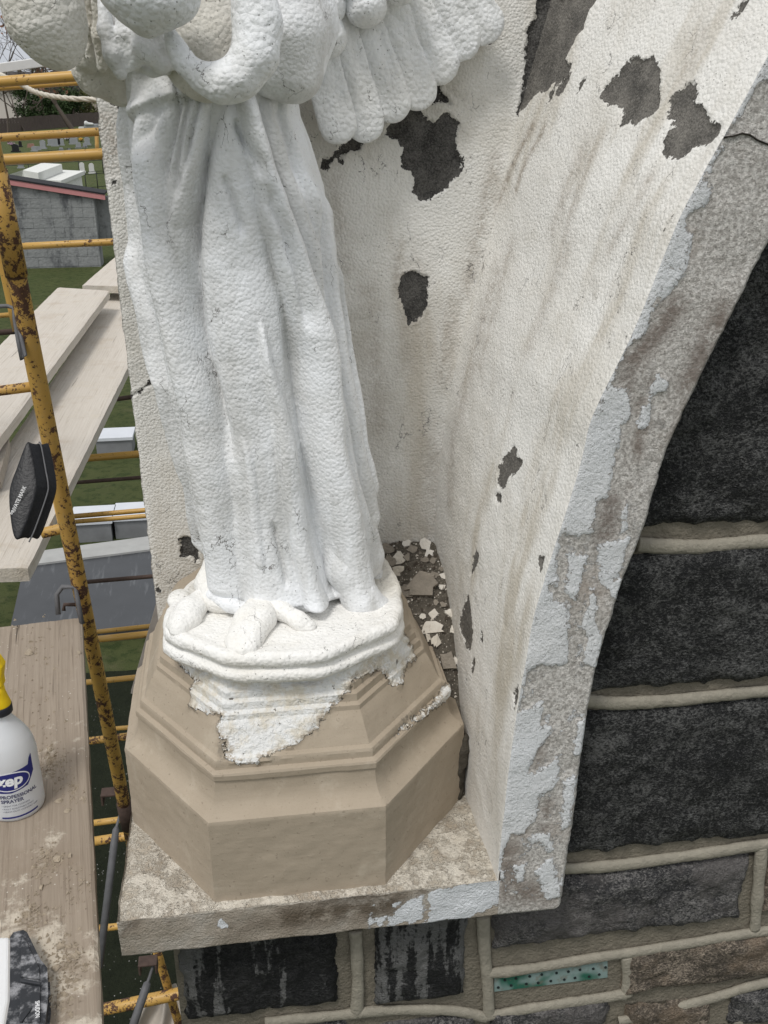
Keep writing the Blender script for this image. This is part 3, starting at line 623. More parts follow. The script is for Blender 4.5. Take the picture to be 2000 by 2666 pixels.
# courses right of the band (x0, x1, z0, z1)
for i, (x0, x1, z0, z1, mt) in enumerate([
    (.44, .98, .592, 1.03, ST_DARK), (1.02, 1.5, .60, 1.02, ST_GREY), (.57, 1.1, 1.06, 1.45, ST_DARK),
    (.42, .92, .305, .558, ST_DARK), (.95, 1.4, .305, .556, ST_DARK),
    (.40, .865, -.033, .272, ST_DARK), (.90, 1.4, -.03, .265, ST_GREY),
    (.342, .822, -.235, -.080, ST_GREY), (.855, 1.35, -.225, -.07, ST_BROWN),
    (.60, .98, -.395, -.272, ST_BROWN), (1.01, 1.4, -.385, -.265, ST_GREY),
    (.125, .297, -.342, -.090, ST_RUN), (-.215, .062, -.325, -.090, ST_RUN),
    (-.21, .075, -.52, -.372, ST_GREY), (.10, .318, -.50, -.392, ST_GREY), (.345, .585, -.47, -.392, ST_GREY),
    (.615, .80, -.53, -.425, ST_BROWN), (.835, 1.2, -.52, -.42, ST_GREY),
    (-.21, .2, -.72, -.55, ST_DARK), (.23, .56, -.70, -.53, ST_BROWN), (.60, 1.1, -.74, -.565, ST_DARK)]):
    if x1 > 1.3: stone(1.46, 1.95, z0, z1, ST_DARK, seed=i+40); stone(1.99, 2.55, z0, z1, ST_GREY, seed=i+60)
    stone(x0, x1, z0, z1, mt, seed=i+1, slope=(.012 if -.5 < z0 < -.2 and x0 > .3 else 0))
# recess that shows a strip of teal perforated tile
def vent():
    x0, x1 = .335, .555; z0, z1 = -.303, -.262
    pq = [aty(x, y, WY-.003) for x, y in ((1287, 2582), (1582, 2545), (1582, 2497), (1287, 2540))]; bq = [p+np.array([0, .012, 0]) for p in pq]; v, f = list(pq)+bq, [(0, 1, 2, 3), (7, 6, 5, 4), (0, 4, 5, 1), (1, 5, 6, 2), (2, 6, 7, 3), (3, 7, 4, 0)]
    
    k = Mat('teal glazed tile'); c = k.mix(k.noise(20, 4), (.17, .245, .235), (.27, .345, .335)); c = k.mix(k.step(k.noise(11, 3), .5, .62), c, (.03, .12, .085)); c = k.mix(k.mul(k.step(k.noise(40, 5, .7), .5, .65), .6), c, (.16, .14, .11))
    t = mesh('teal_tile', v, f, k.end(c, .25, .5), wall, smooth=False); t['label'] = 'teal green perforated tile strip'
    parts = []
    for i in range(9):
        for j in range(2):
            cc = pq[0]+(pq[1]-pq[0])*((i+.4+.4*j)/9)+(pq[3]-pq[0])*(.25+.45*j); cx, cz = cc[0]+rng.uniform(-.003, .003), cc[2]+rng.uniform(-.0015, .0015)
            ang = [2*pi*q/10 for q in range(10)]
            v = [(cx+.0027*cos(a), WY-.0045, cz+.0027*sin(a)) for a in ang]+[(cx+.0027*cos(a), WY-.001, cz+.0027*sin(a)) for a in ang]
            parts.append((v, [tuple(range(10))]+[(q, q+10, (q+1) % 10+10, (q+1) % 10) for q in range(10)]))
    v, f = join(parts); mesh('hole', v, f, plain('dark hole', (.012, .02, .02), .8), t, smooth=False)
vent()
def bead(pts, r=.0105, flat=.75):
    P = spline(pts, 14); P = [np.array(p) for p in P]
    for i, p in enumerate(P): p[2] += .0018*float(vnoise(np.array([p*1.0]), 14, 3)[0]); 
    v, f = tube_geo(P, [r*(1.12+.16*float(vnoise(np.array([p]), 25, 5)[0])) for p in P], 12); v = np.array(v); v[:, 1] = BY+(v[:, 1]-BY)*.62; v += (.0011*fbm(v, 120, 3, 3))[:, None]*np.array([.3, 1, 1]); return mesh('mortar_bead', v, f, BEAD, wall)
BY = WY-.005
for pts in ([(1660, 1418), (1760, 1424), (1850, 1422), (1940, 1412), (2060, 1404)], [(1500, 1822), (1545, 1826), (1620, 1831), (1760, 1822), (1900, 1808), (2060, 1795)],
            [(1440, 2262), (1540, 2258), (1640, 2248), (1760, 2232), (1880, 2215), (2060, 2190)], [(1265, 2535), (1420, 2515), (1600, 2486), (1800, 2455), (2060, 2415)],
            [(690, 2662), (860, 2645), (1000, 2630), (1180, 2632), (1268, 2648)], [(1268, 2645), (1400, 2622), (1520, 2605), (1630, 2588)], [(1610, 2660), (1720, 2634), (1850, 2600), (2060, 2548)],
            [(1258, 2385), (1262, 2470), (1270, 2560), (1273, 2650)], [(1983, 2205), (1975, 2300), (1965, 2420)], [(1632, 2490), (1636, 2540), (1632, 2590)], [(1930, 2590), (1925, 2640), (1920, 2700)],
            [(925, 2425), (930, 2500), (932, 2570), (928, 2640)]):
    pb = [aty(x, y, BY) for x, y in pts]
    if pts[-1][0] == 2060: pb.append(np.array([1.45, BY, pb[-1][2]-.004])); pb.append(np.array([2.6, BY, pb[-1][2]-.006]))
    bead(pb)
for x, z0, z1 in ((1.0, .585, 1.04), (.935, .30, .57), (.882, -.04, .285), (1.425, .585, 1.04), (1.425, .30, .57), (1.425, -.04, .285), (1.39, -.24, -.06)): bead([np.array([x, BY, z1]), np.array([x+.004, BY, (z0+z1)/2]), np.array([x, BY, z0])])
bead([np.array([.56, BY, 1.045]), np.array([1.4, BY, 1.04]), np.array([2.6, BY, 1.03])])

# ------------------------------------------------------------------ pedestal
pedestal = thing('statue_pedestal', 'tan mortar-coated octagonal moulded pedestal with white paint left down its front', 'pedestal')
base8 = np.array([(-.14, .02), (.14, .02), (.312, .222), (.312, .49), (.14, .70), (-.14, .70), (-.288, .49), (-.288, .235)]); CP = np.array([0, .358])
prof = [(1.0, -.004), (1.0, .154), (.997, .158), (.955, .1655), (.938, .170), (.922, .178), (.911, .189), (.905, .203), (.904, .2115), (.914, .2135), (.916, .2225), (.912, .2255), (.888, .2285), (.886, .2395), (.880, .2435), (.858, .2465), (.80, .283), (.775, .294), (.772, .302), (.752, .3055), (.748, .318), (.728, .3215), (.724, .333), (.703, .337), (.70, .348), (.66, .366)]
def dens(pr, h):      # split long runs of a profile
    out = []
    for (a, z0), (b, z1) in zip(pr[:-1], pr[1:]):
        L = math.hypot((b-a)*.34, z1-z0); k = max(1, int(L/h))
        for i in range(k): out.append((a+(b-a)*i/k, z0+(z1-z0)*i/k))
    return out+[pr[-1]]
pr = dens(prof, .0045)
ring = []
for i in range(8):
    a, b = base8[i], base8[(i+1) % 8]; k = max(8, int(np.linalg.norm(b-a)/.0055))
    for j in range(k): ring.append(a+(b-a)*j/k)
ring = np.array(ring)
# soften the corners slightly
rs = ring.copy()
for _ in range(0): rs = .5*rs+.25*np.roll(rs, 1, 0)+.25*np.roll(rs, -1, 0)
nr, npf = len(ring), len(pr)
V = np.zeros((nr, npf, 3))
for j, (s, z) in enumerate(pr): V[:, j, :2] = CP+(rs-CP)*s; V[:, j, 2] = z
V = V.reshape(-1, 3); Fq = grid_faces(nr, npf, False, True)
N = vnormals(V, Fq); V = V+N*(.0022*fbm(V, 12, 5, 3)+.0009*fbm(V, 60, 6, 2))[:, None]
bv = BVHTree.FromPolygons([tuple(p) for p in V], [tuple(int(i) for i in q) for q in Fq])
def ped_uv(p): d = np.asarray(p)[..., :2]-CP; R = np.hypot(d[..., 0], d[..., 1]); return np.stack([np.arctan2(d[..., 0], -d[..., 1])*.27, np.asarray(p)[..., 2]-R], -1)
ppx = [[(462, 1720), (500, 1760), (520, 1775), (500, 1790), (494, 1840), (575, 1862), (570, 1890), (580, 1935), (588, 1985), (660, 1990), (735, 1955), (830, 1895), (850, 1855), (905, 1805), (912, 1772), (985, 1745), (1005, 1755), (1020, 1785), (1050, 1780), (1058, 1730), (1085, 1715), (0, -1), (1, -1)],
       [(1150, 1790), (1170, 1775), (1180, 1790), (1120, 1850), (1050, 1905), (1030, 1920), (1045, 1890)]]
polys = []
for pg in ppx:
    q = []
    for x, y in pg:
        if y < 0: q.append((q[-1][0] if x == 0 else q[0][0], .2)); continue
        d = ray(x, y); loc, _, _, _ = bv.ray_cast(Vector(CAM), Vector(d))
        if loc is None:
            p = atz(x, y, .36); loc = p
        q.append(tuple(ped_uv(np.array(loc))))
    polys.append(q)
sd = poly_sd(ped_uv(V), polys)
V[:, 1] = np.minimum(V[:, 1], YB+.01)
V = V+N*(.003*np.clip(-(sd+.02*fbm(V, 60, 3, 3))/.002, 0, 1)*(1+.8*fbm(V, 45, 8, 3)))[:, None]
top = [j*npf+npf-1 for j in range(nr)]
mesh('moulded_base', V, [tuple(q) for q in Fq]+[tuple(top)], PED, pedestal, attrs={'paint': sd}).data.set_sharp_from_angle(angle=radians(24))

# ------------------------------------------------------------------ statue
statue = thing('angel_statue', 'white painted angel statue in a long folded robe with one wing, standing on the pedestal', 'statue')
ZP = .405
# painted plinth under the feet
pl_out = [tuple(atz(x, y, .400)[:2]) for x, y in ((430, 1652), (589, 1720), (842, 1714), (1030, 1632), (1047, 1590), (1044, 1530), (1012, 1466))]+[(.17, .50), (.0, .54)]+[tuple(atz(x, y, .400)[:2]) for x, y in ((505, 1512), (455, 1560), (428, 1605))]
_p = [np.array(p) for p in pl_out]+[np.array(pl_out[0])]; pl_out = np.array([a+(b-a)*i/12 for a, b in zip(_p[:-1], _p[1:]) for i in range(12)])
for _ in range(4): pl_out = .5*pl_out+.25*np.roll(pl_out, 1, 0)+.25*np.roll(pl_out, -1, 0)
pc = np.array([0, .32])
pp = [(.90, .345), (.95, .356), (1.0, .360), (1.02, .366), (1.016, .375), (.982, .380), (.975, .384), (1.0, .388), (1.008, .396), (.995, .4045), (.955, .4085), (.9, .406), (.8, .404), (.6, .404), (.3, .404), (.02, .404)]
pp = dens(pp, .0055)
V = np.zeros((len(pl_out), len(pp), 3))
for j, (s, z) in enumerate(pp): V[:, j, :2] = pc+(pl_out-pc)*s; V[:, j, 2] = z
V = V.reshape(-1, 3); Fq = grid_faces(len(pl_out), len(pp), False, True); N = vnormals(V, Fq)
V = V+N*(.0045*fbm(V, 18, 2, 3)+.0022*fbm(V, 70, 3, 2))[:, None]
WARM = paint_mat('cream white plinth paint', (.82, .81, .78), (.74, .71, .64), lump=250, lumph=.0020, bare=False, dirt=.5, speck=.7)
mesh('plinth', V, Fq, WARM, statue)

# robe: tapered column with authored folds
cz = np.array([.40, .44, .62, .78, .88, .98, 1.07, 1.13, 1.17, 1.30]); cxc = np.array([.032, .031, .005, -.025, -.036, -.046, -.052, -.062, -.068, -.08])
chw = np.array([.150, .150, .154, .158, .155, .150, .146, .139, .129, .125]); cyc = np.array([.405, .405, .40, .40, .40, .40, .40, .395, .39, .385]); cdp = np.array([.186, .178, .160, .152, .148, .143, .138, .130, .122, .118])
def base_pt(th, z):
    x = np.interp(z, cz, cxc)+np.interp(z, cz, chw)*np.sin(th); y = np.interp(z, cz, cyc)-np.interp(z, cz, cdp)*np.cos(th)
    return x, y
nt, nz = 420, 360
th = np.linspace(-2.2, 2.2, nt); zr = np.linspace(.415, 1.30, nz)
TH, ZR = np.meshgrid(th, zr, indexing='ij'); BX, BY_ = base_pt(TH, ZR)
bvr = BVHTree.FromPolygons([tuple(p) for p in np.stack([BX, BY_, ZR], -1)[::6, ::6].reshape(-1, 3)], [tuple(int(i) for i in q) for q in grid_faces(len(th[::6]), len(zr[::6]))])
def robe_uv(px, py):
    loc, _, _, _ = bvr.ray_cast(Vector(CAM), Vector(ray(px, py)))
    if loc is None: loc = Vector(aty(px, py, .39))
    z = loc[2]; x0 = np.interp(z, cz, cxc); h = np.interp(z, cz, chw); y0 = np.interp(z, cz, cyc); dp = np.interp(z, cz, cdp)
    return atan2((loc[0]-x0)/h, (y0-loc[1])/dp), z
D = np.zeros_like(TH)
def fold(pts, amp, w, kind='ridge', w2=None, ends=(.05, .05)):
    """amp and w in metres; pts run down the photo; 'edge' = a lap whose right (w2>0) or left (w2<0) side lies proud"""
    global D
    q = np.array([robe_uv(*p) for p in pts]); o = np.argsort(q[:, 1]); q = q[o]
    tz = np.interp(ZR, q[:, 1], q[:, 0]); d = (TH-tz)*.152
    lo, hi = q[0, 1], q[-1, 1]
    win = np.clip((ZR-lo+ends[0])/max(ends[0], 1e-4), 0, 1)*np.clip((hi-ZR+ends[1])/max(ends[1], 1e-4), 0, 1); win = win*win*(3-2*win)
    if kind == 'ridge': c = np.exp(-(d/w)**2)
    elif kind == 'valley': c = -np.exp(-(np.abs(d)/w)**1.5)
    else:
        s = d*np.sign(w2); c = 1/(1+np.exp(-s/.0028))*np.exp(-np.maximum(s, 0)/abs(w2))
    D += amp*win*c
RID = np.zeros_like(TH)
def ridge(pts, amp, w, ends=(.05, .05), p=.75):
    """round fold standing off the column; neighbouring folds meet in sharp creases. pts run down the photo"""
    global RID
    q = np.array([robe_uv(*a) for a in pts]); o = np.argsort(q[:, 1]); q = q[o]
    tz = np.interp(ZR, q[:, 1], q[:, 0]); wz = np.interp(ZR, q[:, 1], np.array(w)[o] if hasattr(w, '__len__') else np.full(len(q), w))
    d = (TH-tz)*.152+.004*vnoise(np.stack([TH, ZR, 0*TH], -1), 9, int(amp*1e4) % 50); lo, hi = q[0, 1], q[-1, 1]
    win = np.clip((ZR-lo+ends[0])/max(ends[0], 1e-4), 0, 1)*np.clip((hi-ZR+ends[1])/max(ends[1], 1e-4), 0, 1); win = win*win*(3-2*win)
    h = amp*win*np.clip(1-(d/wz)**2, 0, 1)**p
    RID = np.maximum(RID, h)
C1 = [(380, 330), (395, 491), (414, 612), (433, 708), (462, 829), (486, 973), (510, 1090), (536, 1174), (557, 1280), (574, 1385), (590, 1500)]
fold(C1, .016, 0, 'edge', .05)
fold([(360, 690), (388, 800), (409, 900), (440, 1000), (470, 1120), (510, 1260), (540, 1400)], .010, 0, 'edge', .03)
ridge([(330, 330), (338, 480), (362, 640), (398, 820), (440, 1000), (495, 1200), (535, 1400)], .012, .018)
ridge([(372, 420), (392, 600), (425, 780), (468, 980), (515, 1200), (556, 1420)], .012, .014)
ridge([(425, 420), (447, 600), (475, 750), (503, 880), (533, 1020), (563, 1160), (592, 1300), (620, 1500)], .030, [.020, .022, .024, .025, .026, .026, .026, .028])
ridge([(505, 275), (486, 380), (470, 490), (462, 560)], .017, .016, ends=(.10, .03)); ridge([(548, 262), (528, 370), (500, 480), (478, 590)], .021, .016, ends=(.12, .03))
ridge([(455, 285), (440, 390), (432, 500)], .013, .015, ends=(.08, .04)); ridge([(405, 300), (400, 400), (405, 520)], .010, .013, ends=(.08, .03))
fold([(563, 262), (541, 385), (523, 500), (513, 587), (512, 732), (525, 828), (545, 925), (575, 1020)], .014, .009, 'valley', ends=(.15, .03))
fold([(500, 262), (487, 337), (476, 443)], .008, .005, 'valley', ends=(.04, .02))
ridge([(640, 300), (665, 420), (700, 539), (735, 640), (775, 780), (815, 925), (828, 1040), (840, 1153), (868, 1280), (893, 1385), (915, 1520)], .030, [.018, .020, .024, .026, .027, .028, .029, .030, .031, .032, .034], ends=(.02, .08), p=.65)
ridge([(600, 330), (600, 450), (608, 600), (622, 800), (640, 1000), (660, 1200), (680, 1450)], .014, [.03, .045, .055, .06, .06, .055, .055], ends=(.2, .08), p=.9)
ridge([(690, 290), (722, 400), (752, 500), (790, 640)], .012, .015, ends=(.1, .05)); ridge([(735, 280), (768, 400), (800, 540)], .008, .014, ends=(.1, .05))
fold([(616, 340), (634, 375), (655, 415)], .010, .006, 'valley', ends=(.03, .02)); fold([(590, 480), (606, 520), (622, 575)], .006, .005, 'valley', ends=(.03, .02))
fold([(690, 530), (716, 597), (745, 700), (770, 800)], .009, .008, 'valley', ends=(.04, .04))
fold([(804, 520), (812, 684), (838, 853), (856, 930), (872, 1010), (893, 1111), (918, 1246), (948, 1347), (976, 1430)], .012, 0, 'edge', -.03)
ridge([(838, 560), (850, 700), (872, 850), (890, 980), (912, 1100), (938, 1230), (962, 1340)], .014, .018); ridge([(862, 720), (885, 870), (908, 1010), (932, 1150), (955, 1260)], .016, .010)
ridge([(690, 930), (722, 1060), (740, 1153), (756, 1280), (776, 1406), (800, 1500), (820, 1570)], .024, [.010, .014, .016, .017, .018, .020, .024], ends=(.02, .12), p=.7)
fold([(770, 960), (785, 1060), (800, 1160), (812, 1260), (828, 1370), (852, 1450), (872, 1524)], .012, .014, 'valley', ends=(.04, .15))
ridge([(655, 1180), (668, 1300), (690, 1450)], .019, .013, ends=(.03, .1))
fold([(717, 1372), (730, 1430), (745, 1500)], .005, .004, 'valley', ends=(.02, .02))
D += RID/1.9*1.25
# overfold hem at the waist
hemp = [(368, 335), (378, 298), (400, 280), (419, 269), (457, 255), (520, 245), (580, 240)]
hq = np.array([robe_uv(*p) for p in hemp]); o = np.argsort(hq[:, 0]); hz = np.interp(TH, hq[o, 0], hq[o, 1]); wn = np.clip((TH-hq[:, 0].min()+.05)/.1, 0, 1)*np.clip((hq[:, 0].max()+.1-TH)/.2, 0, 1)
dz = ZR-hz; D += .014*wn/(1+np.exp(-dz/.003))*np.exp(-np.maximum(dz, 0)/.05)
# hem line: ragged bottom
hem_px = [(548, 1503), (600, 1552), (660, 1582), (705, 1575), (760, 1560), (820, 1578), (870, 1540), (930, 1590), (990, 1500)]
Pm = np.stack([BX, BY_, ZR], -1); Nx = np.sin(TH)/1.0; Ny = -np.cos(TH); nn = np.hypot(Nx, Ny)
D *= 1.9; D += .0035*fbm(Pm, 13, 3, 3)+.0007*fbm(Pm, 75, 4, 2)
flare = .012*np.exp(-(ZR-.415)/.03); D += flare-.02*np.exp(-((ZR-.415)/.006)**2)
Pm[..., 0] += D*Nx; Pm[..., 1] += D*Ny
V = Pm.reshape(-1, 3); Fq = [tuple(q) for q in grid_faces(nt, nz)]
cb = len(V); V = np.concatenate([V, [[.03, .42, .42]]]); Fq += [((i+1)*nz, i*nz, cb) for i in range(nt-1)]
V[:, 1] = np.minimum(V[:, 1], YB+.02)
mesh('robe', V, Fq, WHITE, statue)

def sculpt(name, prims, k, mat, parent, h=.0045, cut=None, kc=.01, rough=.0011, seed=1, pad=.02):
    """prims: list of functions of a point array giving distances; melted together like thick paint"""
    los, his = [], []
    for p in prims: los.append(p[1]); his.append(p[2])
    lo = np.min(los, 0)-pad; hi = np.max(his, 0)+pad
    def f(G):
        d = None
        for p in prims: e = p[0](G); d = e if d is None else smin(d, e, k)
        for c in (cut or []): d = -smin(-d, c[0](G), kc)
        return d
    v, fc = surface_nets(f, lo, hi, h); N = vnormals(v, fc)
    for _ in range(2):
        pass
    v = v+N*(rough*fbm(v, 60, seed, 2)+rough*2.2*fbm(v, 20, seed+4, 2))[:, None]
    return mesh(name, v, fc, mat, parent)
def chainz(pts, Zs, rs):
    P = [atz(x, y, z) for (x, y), z in zip(pts, Zs)]; R = [r*pxm(p) for r, p in zip(rs, P)]
    return [cap(P[i], P[i+1], R[i], R[i+1]) for i in range(len(P)-1)]
def cap(a, b, ra, rb):
    a = np.asarray(a); b = np.asarray(b); R = max(ra, rb); return (lambda G: s_cap(G, a, b, ra, rb), np.minimum(a, b)-R, np.maximum(a, b)+R)
def ell(c, r, M=None):
    c = np.asarray(c); R = max(r); return (lambda G: s_ell(G, c, r, M), c-R, c+R)
def rotm(ax, ang): return np.array(Matrix.Rotation(ang, 3, ax))
def chain(pts, Ys, rs):
    """pts in photo pixels, one depth and pixel radius each"""
    P = [aty(x, y, Y) for (x, y), Y in zip(pts, Ys)]; R = [r*pxm(p) for r, p in zip(rs, P)]
    return [cap(P[i], P[i+1], R[i], R[i+1]) for i in range(len(P)-1)]

# feet
sculpt('foot', chainz([(535, 1548), (490, 1588), (458, 1628)], [.418, .414, .409], [24, 29, 24])+chainz([(522, 1580), (492, 1612), (470, 1640)], [.415, .411, .407], [22, 26, 21])+[ell(atz(470, 1560, .400), (.022, .034, .010))]+chainz([(452, 1610), (444, 1628)], [.41, .405], [15, 12])+chainz([(466, 1630), (458, 1647)], [.41, .405], [15, 12]), .012, WARM, statue, .004)
sculpt('foot', chainz([(708, 1560), (684, 1612), (658, 1668)], [.424, .417, .409], [24, 32, 25])+chainz([(676, 1560), (644, 1615), (615, 1668)], [.424, .417, .409], [24, 33, 27])+chainz([(628, 1650), (606, 1690)], [.409, .406], [20, 15])+chainz([(645, 1655), (630, 1698)], [.410, .406], [20, 15])+chainz([(662, 1655), (655, 1692)], [.410, .406], [18, 13]), .012, WARM, statue, .004, seed=3)
# hem folds lying on the plinth
sculpt('robe_fold', chainz([(690, 1570), (735, 1592), (780, 1618), (808, 1628)], [.428, .420, .412, .408], [20, 21, 22, 17])+chainz([(740, 1550), (790, 1566), (832, 1578)], [.425, .418, .410], [26, 24, 16]), .014, WARM, statue, .004, seed=5)
sculpt('hem', chain([(556, 1548), (600, 1575), (650, 1592), (700, 1590), (750, 1572), (800, 1570), (832, 1580)], [.255, .235, .222, .22, .225, .23, .24], [20, 20, 19, 18, 18, 20, 16]), .008, WHITE, statue, .004, seed=6)
sculpt('robe_fold', chain([(852, 1260), (872, 1370), (902, 1480), (938, 1555), (990, 1586)], [.312, .282, .258, .246, .25], [26, 44, 52, 46, 34])+chain([(955, 1440), (972, 1490), (985, 1540)], [.38, .36, .33], [16, 22, 26]), .014, WHITE, statue, .004, seed=7)
sculpt('robe_fold', chain([(556, 1400), (556, 1470), (540, 1520), (560, 1560), (610, 1578)], [.35, .325, .30, .265, .24], [12, 22, 30, 30, 22]), .014, WARM, statue, .004, seed=9)

# drapery and sleeves above the waist
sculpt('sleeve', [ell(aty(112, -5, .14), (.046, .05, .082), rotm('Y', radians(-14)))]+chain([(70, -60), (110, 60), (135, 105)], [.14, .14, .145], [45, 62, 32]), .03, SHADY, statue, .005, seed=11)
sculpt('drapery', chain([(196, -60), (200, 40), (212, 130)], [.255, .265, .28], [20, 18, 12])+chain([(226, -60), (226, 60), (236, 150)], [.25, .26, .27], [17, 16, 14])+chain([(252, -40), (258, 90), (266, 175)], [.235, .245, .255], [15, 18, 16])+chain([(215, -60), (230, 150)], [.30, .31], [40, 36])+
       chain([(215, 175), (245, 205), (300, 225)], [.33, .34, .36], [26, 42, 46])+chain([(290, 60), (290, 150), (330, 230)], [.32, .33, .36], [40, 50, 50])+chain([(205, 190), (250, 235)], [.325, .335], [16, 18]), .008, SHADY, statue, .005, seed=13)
sculpt('drapery', chain([(268, -30), (274, 80), (292, 140), (316, 194)], [.205, .195, .19, .195], [17, 20, 22, 14])+chain([(308, 0), (322, 90), (338, 176)], [.205, .195, .20], [13, 17, 13])+chain([(350, 60), (360, 120), (358, 168)], [.195, .185, .20], [13, 17, 13])+chain([(330, 160), (400, 185), (480, 178)], [.225, .222, .23], [20, 16, 14])+
       chain([(372, 70), (385, 140), (420, 168), (475, 162)], [.20, .19, .20, .215], [20, 24, 22, 16])+chain([(415, 80), (430, 120), (445, 150)], [.20, .20, .21], [16, 18, 16])+chain([(300, 20), (380, 110), (500, 100)], [.295, .285, .285], [48, 54, 54]), .006, WHITE, statue, .0045, seed=15)
sculpt('hand_cloth', [ell(aty(390, -20, .13), (.060, .045, .040), rotm('Y', radians(10)))]+chain([(310, -10), (380, 40), (388, 66)], [.14, .135, .14], [26, 32, 20])+chain([(470, -30), (430, 25)], [.14, .14], [34, 26]), .025, ROUGHW, statue, .0045, seed=17)
slv = chain([(440, 75), (458, 120), (482, 168), (530, 205), (575, 222)], [.17, .165, .16, .155, .15], [14, 16, 20, 28, 36])+chain([(575, 215), (630, 200), (665, 140), (672, 60), (655, -50)], [.15, .15, .155, .165, .17], [38, 46, 52, 56, 60])+chain([(590, 210), (600, 240)], [.15, .16], [28, 12])
sculpt('sleeve', slv, .022, ROUGHW, statue, .0045, seed=19)
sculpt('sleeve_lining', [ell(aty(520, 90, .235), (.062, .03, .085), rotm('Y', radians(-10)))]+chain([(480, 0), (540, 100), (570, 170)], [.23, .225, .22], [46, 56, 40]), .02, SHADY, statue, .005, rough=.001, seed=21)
sculpt('drapery', chain([(745, -70), (755, 80), (760, 185)], [.28, .28, .285], [76, 78, 64])+chain([(820, -60), (818, 60), (806, 185)], [.33, .33, .33], [44, 46, 36])+chain([(690, 195), (770, 205)], [.275, .285], [46, 40]), .04, WHITE, statue, .005, seed=23)
sculpt('torso', [ell((-.075, .38, 1.28), (.135, .125, .16))]+[cap((-.07, .38, 1.2), (-.08, .38, 1.45), .12, .11)], .03, WHITE, statue, .007, seed=25)
# wing
wing = mesh('wing', *surface_nets(lambda G: smin(s_cap(G, aty(850, -40, .475), aty(905, 240, .495), .030, .02), s_cap(G, aty(900, -120, .48), aty(1060, 60, .515), .04, .03), .03), (-.02, .36, 1.08), (.36, .56, 1.52), .006), ROUGHW, statue)
def feather(root, tip, Y0, Y1, wpx, seed, ridge=.0035, thick=.22):
    a = aty(*root, Y0); b = aty(*tip, Y1); r = (wpx+8)*pxm(b)
    e = b-a; L = np.linalg.norm(e); e = e/L; yv = np.array([0, 1.0, 0]); s = np.cross(e, yv); s /= np.linalg.norm(s); w = np.cross(s, e)
    M = np.stack([e, s, w], 1)
    def f(G):
        q = (G-a)@M; t = np.clip(q[..., 0]/L, 0, 1)
        rr = r*(.86+.14*t)
        q2 = np.stack([q[..., 0], q[..., 1], q[..., 2]/thick], -1); c = np.zeros(3)
        d = (np.sqrt((np.maximum(q2[..., 0]-(L-r*.95), 0)+np.maximum(-q2[..., 0], 0))**2+q2[..., 1]**2)**3.2+np.abs(q2[..., 2])**3.2)**(1/3.2)-rr
        fade = np.clip((.93-t)/.25, 0, 1)
        return d*thick-fade*(ridge*np.exp(-(q[..., 1]/(r*.22))**2)*.5-.0022*np.exp(-((np.abs(q[..., 1])-r*.5)/(r*.2))**2))
    lo = np.minimum(a, b)-r*1.35; hi = np.maximum(a, b)+r*1.35
    v, fc = surface_nets(f, lo, hi, .005); N = vnormals(v, fc); v = v+N*(.0012*fbm(v, 70, seed, 2)+.0012*fbm(v, 24, seed+2, 2))[:, None]
    return mesh('feather', v, fc, WINGW, wing)
for i, (rt, tp, y0, y1, w) in enumerate([((757, -150), (893, 374), .452, .470, 44), ((812, -150), (966, 368), .460, .482, 46), ((872, -150), (1038, 316), .467, .490, 45), ((930, -150), (1108, 282), .474, .497, 46),
                                         ((995, -150), (1168, 214), .481, .503, 46), ((1062, -150), (1226, 150), .488, .508, 48), ((1135, -150), (1288, 106), .494, .512, 48)]):
    feather(rt, tp, y0, y1, w, 30+i)
for i, (x, y, r) in enumerate([(850, 94, 54), (845, 10, 58), (952, 14, 56), (1040, -50, 60), (900, -60, 60)]):
    sculpt('covert_feather', [ell(aty(x, y, .425+.0001*x*.25), (r*pxm(aty(x, y, .44)), .017, r*1.0*pxm(aty(x, y, .44))))]+chain([(x-10, y-60), (x, y)], [.445, .445], [r*.7, r*.9]), .01, WINGW, wing, .005, seed=50+i)

# ------------------------------------------------------------------ rubble pocket between pedestal and side panel
def dirt_mat():
    k = Mat('brown mortar dirt'); c = k.mix(k.noise(40, 5, .7), (.05, .044, .036), (.19, .168, .135)); c = k.mix(k.mul(k.step(k.vor(160), .2, .1), .7), c, (.45, .42, .36))
    k.bump(k.noise(60, 5, .7), 1, .012); return k.end(c, .9, .15)
nx, ny = 60, 150
X, Yg = np.meshgrid(np.linspace(.12, .36, nx), np.linspace(.10, .56, ny), indexing='ij')
Zg = np.interp(Yg, [.10, .215, .25, .28, .33, .40, .47, .56], [-.03, -.02, .06, .13, .22, .30, .345, .372])
P3 = np.stack([X, Yg, Zg], -1); P3[..., 2] += .012*fbm(P3, 22, 3, 4)+.006*fbm(P3, 70, 5, 3); P3[..., 2] -= .03*np.clip((X-.31)/.05, 0, 1)
P3[..., 0] = np.minimum(P3[..., 0], sideX(np.clip(P3[..., 1], 0, YB), np.maximum(P3[..., 2], 0))+.006)
tag(mesh('mortar_rubble', P3.reshape(-1, 3), grid_faces(nx, ny), dirt_mat()), kind='stuff')
FLK = paint_mat('old paint flake', (.74, .71, .65), (.52, .47, .39), lump=150, lumph=.002, bare=False)
FLKB = plain('bare stone chip', (.25, .22, .18), .85, .35, 60, .004, 120)
bvd = BVHTree.FromPolygons([tuple(p) for p in P3.reshape(-1, 3)], [tuple(int(i) for i in q) for q in grid_faces(nx, ny)])
